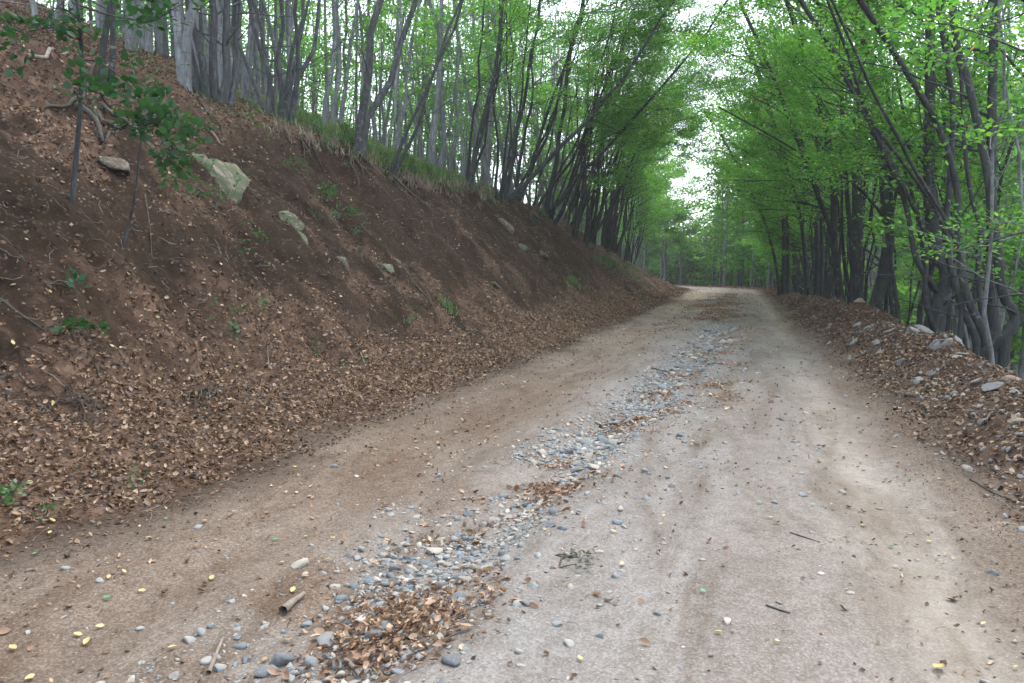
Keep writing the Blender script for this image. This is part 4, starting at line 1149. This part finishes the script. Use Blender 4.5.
for a, b in bankY: one_leaf(a, b, random.uniform(.05, .08), 'yellow', 'yellow leaf fallen on the brown left bank', 'yellow leaves on the left bank', random.choice([0, 1]))
trackY = [(149, 540), (159, 541), (109, 579), (124, 574), (142, 593), (100, 629), (87, 644), (78, 637), (13, 651), (239, 620), (295, 468), (306, 538), (282, 564), (326, 562), (293, 592), (173, 650), (333, 540), (50, 535), (205, 523), (212, 580), (30, 680)]
for a, b in trackY: one_leaf(a, b, random.uniform(.04, .065), 'yellow', 'yellow leaf lying on the brown left wheel track', 'yellow leaves on the left wheel track', random.choice([0, 1]))
midY = [(622, 566), (613, 533), (606, 515), (536, 479), (462, 463), (372, 623), (580, 661), (661, 526), (929, 543), (983, 626), (777, 644), (718, 634), (809, 494), (895, 568), (1016, 670), (946, 556), (845, 410), (600, 425)]
for a, b in midY: one_leaf(a, b, random.uniform(.035, .06), 'yellow', 'yellow leaf lying on the pale middle or right of the road', 'yellow leaves on the middle and right of the road', random.choice([0, 1]))
one_leaf(939, 671, .10, 'yellow', 'largest yellow leaf, at the bottom right of the road', None, 1)
for a, b in [(107, 600), (166, 520), (759, 504), (891, 548), (703, 593), (813, 506), (959, 462), (35, 556), (275, 541), (88, 440)]:
    one_leaf(a, b, random.uniform(.035, .055), 'greenleaf', 'green leaf dropped on the dirt', 'green leaves dropped on the dirt', random.choice([0, 1]))

# ------------------------------------------------------------------ small plants
def plant(px, py, n, h, label, seed, m='plant', leaf=.05, spread=.35, lean=(.5, -.1), name='seedling', cat='plant', group=None, upright=False):
    R = np.random.default_rng(seed); p = hit(px, py); W = Wood(); A = []; D = []
    for i in range(n):
        a = R.uniform(0, 2 * PI); d = np.array([math.cos(a) * .7 + lean[0], math.sin(a) * .7 + lean[1], R.uniform(.5, 1.2)])
        b = np.array([R.normal() * spread * .3, R.normal() * spread * .5, 0]); b[2] = hgt(p.x + b[0], p.y + b[1]) - p.z
        tp = wander(b, d, h * R.uniform(.6, 1.1), 6, R, up=-.12, jit=.1)
        W.tube(np.vstack([[[0, 0, 0]], [b * .5 + [0, 0, .004]], tp]), np.linspace(.005, .002, 8), 4)
        for g in range(2, 6): A.append(tp[g]); D.append(tp[g] - tp[g - 1])
    o = empty(name, (p.x, p.y, p.z), label, cat, group)
    link('stem', W.mesh('stem', M['root']), o)
    V, Fs, rd = spray_leaves(np.array(A), np.array(D), R.uniform(.08, .16, len(A)), R, 4, leaf, True, .5, .3)
    link('leaves', mesh_from('leaves', V, Fs, M[m], {'rnd': rd}), o)
plant(222, 205, 9, .38, 'light green creeping plant over the large mossy rock', 1, leaf=.045, spread=.9)
plant(202, 195, 5, .30, 'small green seedling left of the creeping plant on the rock', 2, leaf=.04, spread=.6)
plant(338, 214, 5, .40, 'broad leaved green plant on bare soil right of the pale mossy rock', 3, leaf=.07)
plant(318, 212, 6, .35, 'feathery green plant growing over the pale mossy rock', 4, leaf=.04, spread=.7)
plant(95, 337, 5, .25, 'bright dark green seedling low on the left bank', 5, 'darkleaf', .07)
plant(288, 165, 5, .30, 'small bright seedling under the grassy brow', 6, leaf=.045)
plant(300, 178, 4, .26, 'tiny green seedling right below the bright one under the brow', 7, leaf=.04)
plant(330, 160, 4, .3, 'green seedling at the root edge near the forked beech', 8, leaf=.045)
plant(243, 335, 3, .16, 'two-leaved seedling in the middle of bare soil', 9, leaf=.045)
plant(205, 327, 3, .18, 'sparse green sprig on bare soil left of the two-leaved seedling', 10, leaf=.03)
plant(238, 242, 4, .28, 'sparse trailing weed under the large mossy rock', 11, leaf=.035, spread=.8)
plant(400, 325, 3, .25, 'faint green sprig beside the dark curved root', 12, leaf=.04)
plant(330, 365, 3, .15, 'blue green seedling at the foot of the bank', 13, 'darkleaf', .04)
plant(135, 500, 2, .10, 'tiny green sprig in the leaf litter at lower left', 14, leaf=.03)
plant(60, 505, 3, .10, 'small green sprout beside the long grey stick', 15, leaf=.035)
plant(450, 145, 5, .5, 'low green shrubby plant on the brow behind the grass', 16, leaf=.05)
plant(240, 125, 7, .45, 'spreading green seedlings right of the multi-stemmed beech', 17, leaf=.045, spread=1.0)
plant(155, 95, 8, .5, 'fresh green undergrowth below the pale trunk pair', 18, leaf=.05, spread=1.0)
plant(640, 303, 3, .2, 'tiny green weed where the far bank meets the road', 19, leaf=.04)
plant(562, 557, 5, .10, 'dull green leafy sprig dropped beside the gully', 20, 'dull', .028, .1, (3.0, 1.5), 'leafy_sprig')

# the leafy sapling and the bare stem near the camera
def sapling():
    R = np.random.default_rng(3)
    b = hit(71, 203); dep = 7.3
    c = np.array([b.x, b.y, b.z]); dd = float(np.dot((Vector(c) - Vector(CAM)), Vector((-sn, cs, 0))))
    st = smooth_path([c - [0, 0, .1], at(75, 170, dd - .02)[:], at(80, 110, dd - .05)[:], at(82, 60, dd - .1)[:], at(78, 10, dd - .2)[:], at(70, -60, dd - .3)[:]], 18) - c
    o = empty('beech_sapling', c, 'nearest sapling with dark green leaves at the upper left', 'sapling')
    W1 = Wood(); W1.tube(st, np.linspace(.028, .012, 18), 7, .05); link('trunk', W1.mesh('trunk', M['darkbark']), o)
    W = Wood(); A = []; D = []
    def br(pts, r):
        P = smooth_path([at(a, b_, dd + e)[:] for a, b_, e in pts], 12) - c
        W.tube(P, np.linspace(r, .003, 12), 5)
        for q in range(3, 12):
            for s_ in (-1, 1):
                if R.random() < .3: continue
                tp = wander(P[q], (P[q] - P[q - 1]) * 6 + R.normal(size=3) * .5, R.uniform(.05, .18), 4, R, jit=.1)
                W.tube(tp, np.linspace(.004, .002, 4), 4)
                for g in (2, 3): A.append(tp[g]); D.append(tp[g] - tp[g - 1])
    br([(80, 40, -.1), (60, 28, -.2), (35, 30, -.3), (12, 38, -.4)], .012)
    br([(81, 60, -.1), (100, 62, -.3), (125, 80, -.5), (140, 95, -.7), (150, 108, -.8)], .012)
    br([(80, 100, -.05), (78, 95, -.2), (88, 88, -.4), (92, 92, -.5)], .008)
    br([(80, 20, -.1), (62, 8, -.3), (45, 12, -.4)], .01)
    br([(79, 5, -.1), (110, 15, -.3), (150, 20, -.6), (180, 5, -.8)], .012)
    br([(138, 90, -.7), (142, 115, -.8), (152, 122, -.9), (172, 128, -1.0)], .008)
    br([(142, 125, -.8), (150, 140, -.9), (165, 148, -1.0), (172, 146, -1.1)], .006)
    link('branches', W.mesh('branches', M['root']), o)
    V, Fs, rd = spray_leaves(np.array(A), np.array(D), R.uniform(.14, .26, len(A)), R, 5, .085, True, .5, .4)
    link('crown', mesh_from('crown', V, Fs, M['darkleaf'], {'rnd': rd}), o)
    b = hit(121, 246); c2 = np.array([b.x, b.y, b.z]); d2 = float(np.dot((Vector(c2) - Vector(CAM)), Vector((-sn, cs, 0))))
    o2 = empty('bare_sapling', c2, 'slim bare grey stem curving up to the right of the leafy sapling', 'sapling')
    W2 = Wood(); W2.tube(smooth_path([c2 - [0, 0, .05], at(128, 228, d2)[:], at(134, 200, d2 - .05)[:], at(139, 160, d2 - .1)[:], at(142, 130, d2 - .15)[:]], 14) - c2, np.linspace(.017, .006, 14), 6)
    link('stem', W2.mesh('stem', M['darkbark']), o2)
    R2 = np.random.default_rng(8); A = []; D = []
    for i in range(4): A.append(np.array(at(142, 130, d2 - .15)) - c2); D.append(R2.normal(size=3) + [.5, 0, 0])
    V, Fs, rd = spray_leaves(np.array(A), np.array(D), R2.uniform(.1, .2, 4), R2, 4, .06, True)
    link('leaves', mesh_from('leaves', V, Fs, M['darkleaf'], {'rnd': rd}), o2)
sapling()

def haze_box():
    a = np.array([[x_, y_, z_] for x_ in (-300, 260) for y_ in (-80, 420) for z_ in (-330, 70)], float)
    f = np.array([[0, 1, 3, 2], [4, 6, 7, 5], [0, 4, 5, 1], [2, 3, 7, 6], [0, 2, 6, 4], [1, 5, 7, 3]])
    m, nt = mat('haze'); v = nt.nodes.new('ShaderNodeVolumePrincipled'); v.inputs['Density'].default_value = HAZE
    v.inputs['Color'].default_value = (.93, .96, 1, 1); v.inputs['Anisotropy'].default_value = .2
    o = nt.nodes.new('ShaderNodeOutputMaterial'); nt.links.new(v.outputs[0], o.inputs['Volume'])
    tag(link('haze', mesh_from('haze', a, f, m)), 'thin pale forest haze', 'haze', None, 'stuff')
HAZE = .0007
if HAZE: haze_box()

# ------------------------------------------------------------------ camera, light, world
cam = bpy.data.cameras.new('camera'); co = bpy.data.objects.new('camera', cam); COL.objects.link(co)
cam.sensor_width = 36; cam.lens = F / 1024 * 36; cam.clip_end = 2000; cam.clip_start = .05
co.location = CAM
co.rotation_euler = (PI / 2 - PITCH, 0, YAW)
scene.camera = co

SUN_EL, SUN_AZ = math.radians(58), math.radians(20)      # azimuth from +y towards +x
w = bpy.data.worlds.new('World'); scene.world = w; w.use_nodes = True
nt = w.node_tree; nt.nodes.clear()
sky = nt.nodes.new('ShaderNodeTexSky'); sky.sky_type = 'NISHITA'; sky.sun_disc = False
sky.sun_elevation = SUN_EL; sky.sun_rotation = SUN_AZ; sky.air_density = 1.0; sky.dust_density = 4.0; sky.ozone_density = 1
# cloud veil: the sky colour pulled towards white
mixn = nt.nodes.new('ShaderNodeMix'); mixn.data_type = 'RGBA'; mixn.inputs[0].default_value = .6
mixn.inputs[7].default_value = (8.5, 9.2, 10.2, 1)
nt.links.new(sky.outputs[0], mixn.inputs[6])
bg = nt.nodes.new('ShaderNodeBackground'); bg.inputs['Strength'].default_value = .15
nt.links.new(mixn.outputs[2], bg.inputs['Color'])
wo = nt.nodes.new('ShaderNodeOutputWorld'); nt.links.new(bg.outputs[0], wo.inputs['Surface'])
sl = bpy.data.lights.new('sun', 'SUN'); so = bpy.data.objects.new('sun', sl); COL.objects.link(so)
sl.energy = 1.5; sl.angle = math.radians(30); sl.color = (1, .96, .9)
dvec = Vector((math.sin(SUN_AZ) * math.cos(SUN_EL), math.cos(SUN_AZ) * math.cos(SUN_EL), math.sin(SUN_EL)))
so.rotation_euler = dvec.to_track_quat('Z', 'Y').to_euler()

scene.view_settings.view_transform = 'Standard'; scene.view_settings.look = 'None'
scene.view_settings.gamma = 1; scene.view_settings.use_curve_mapping = False
scene.view_settings.exposure = 1.42
cy = scene.cycles
cy.max_bounces = 8; cy.diffuse_bounces = 6; cy.glossy_bounces = 2; cy.transmission_bounces = 4; cy.transparent_max_bounces = 4
cy.use_denoising = True; cy.caustics_reflective = False; cy.caustics_refractive = False
scene.render.use_persistent_data = False
print('objects', len(scene.objects))
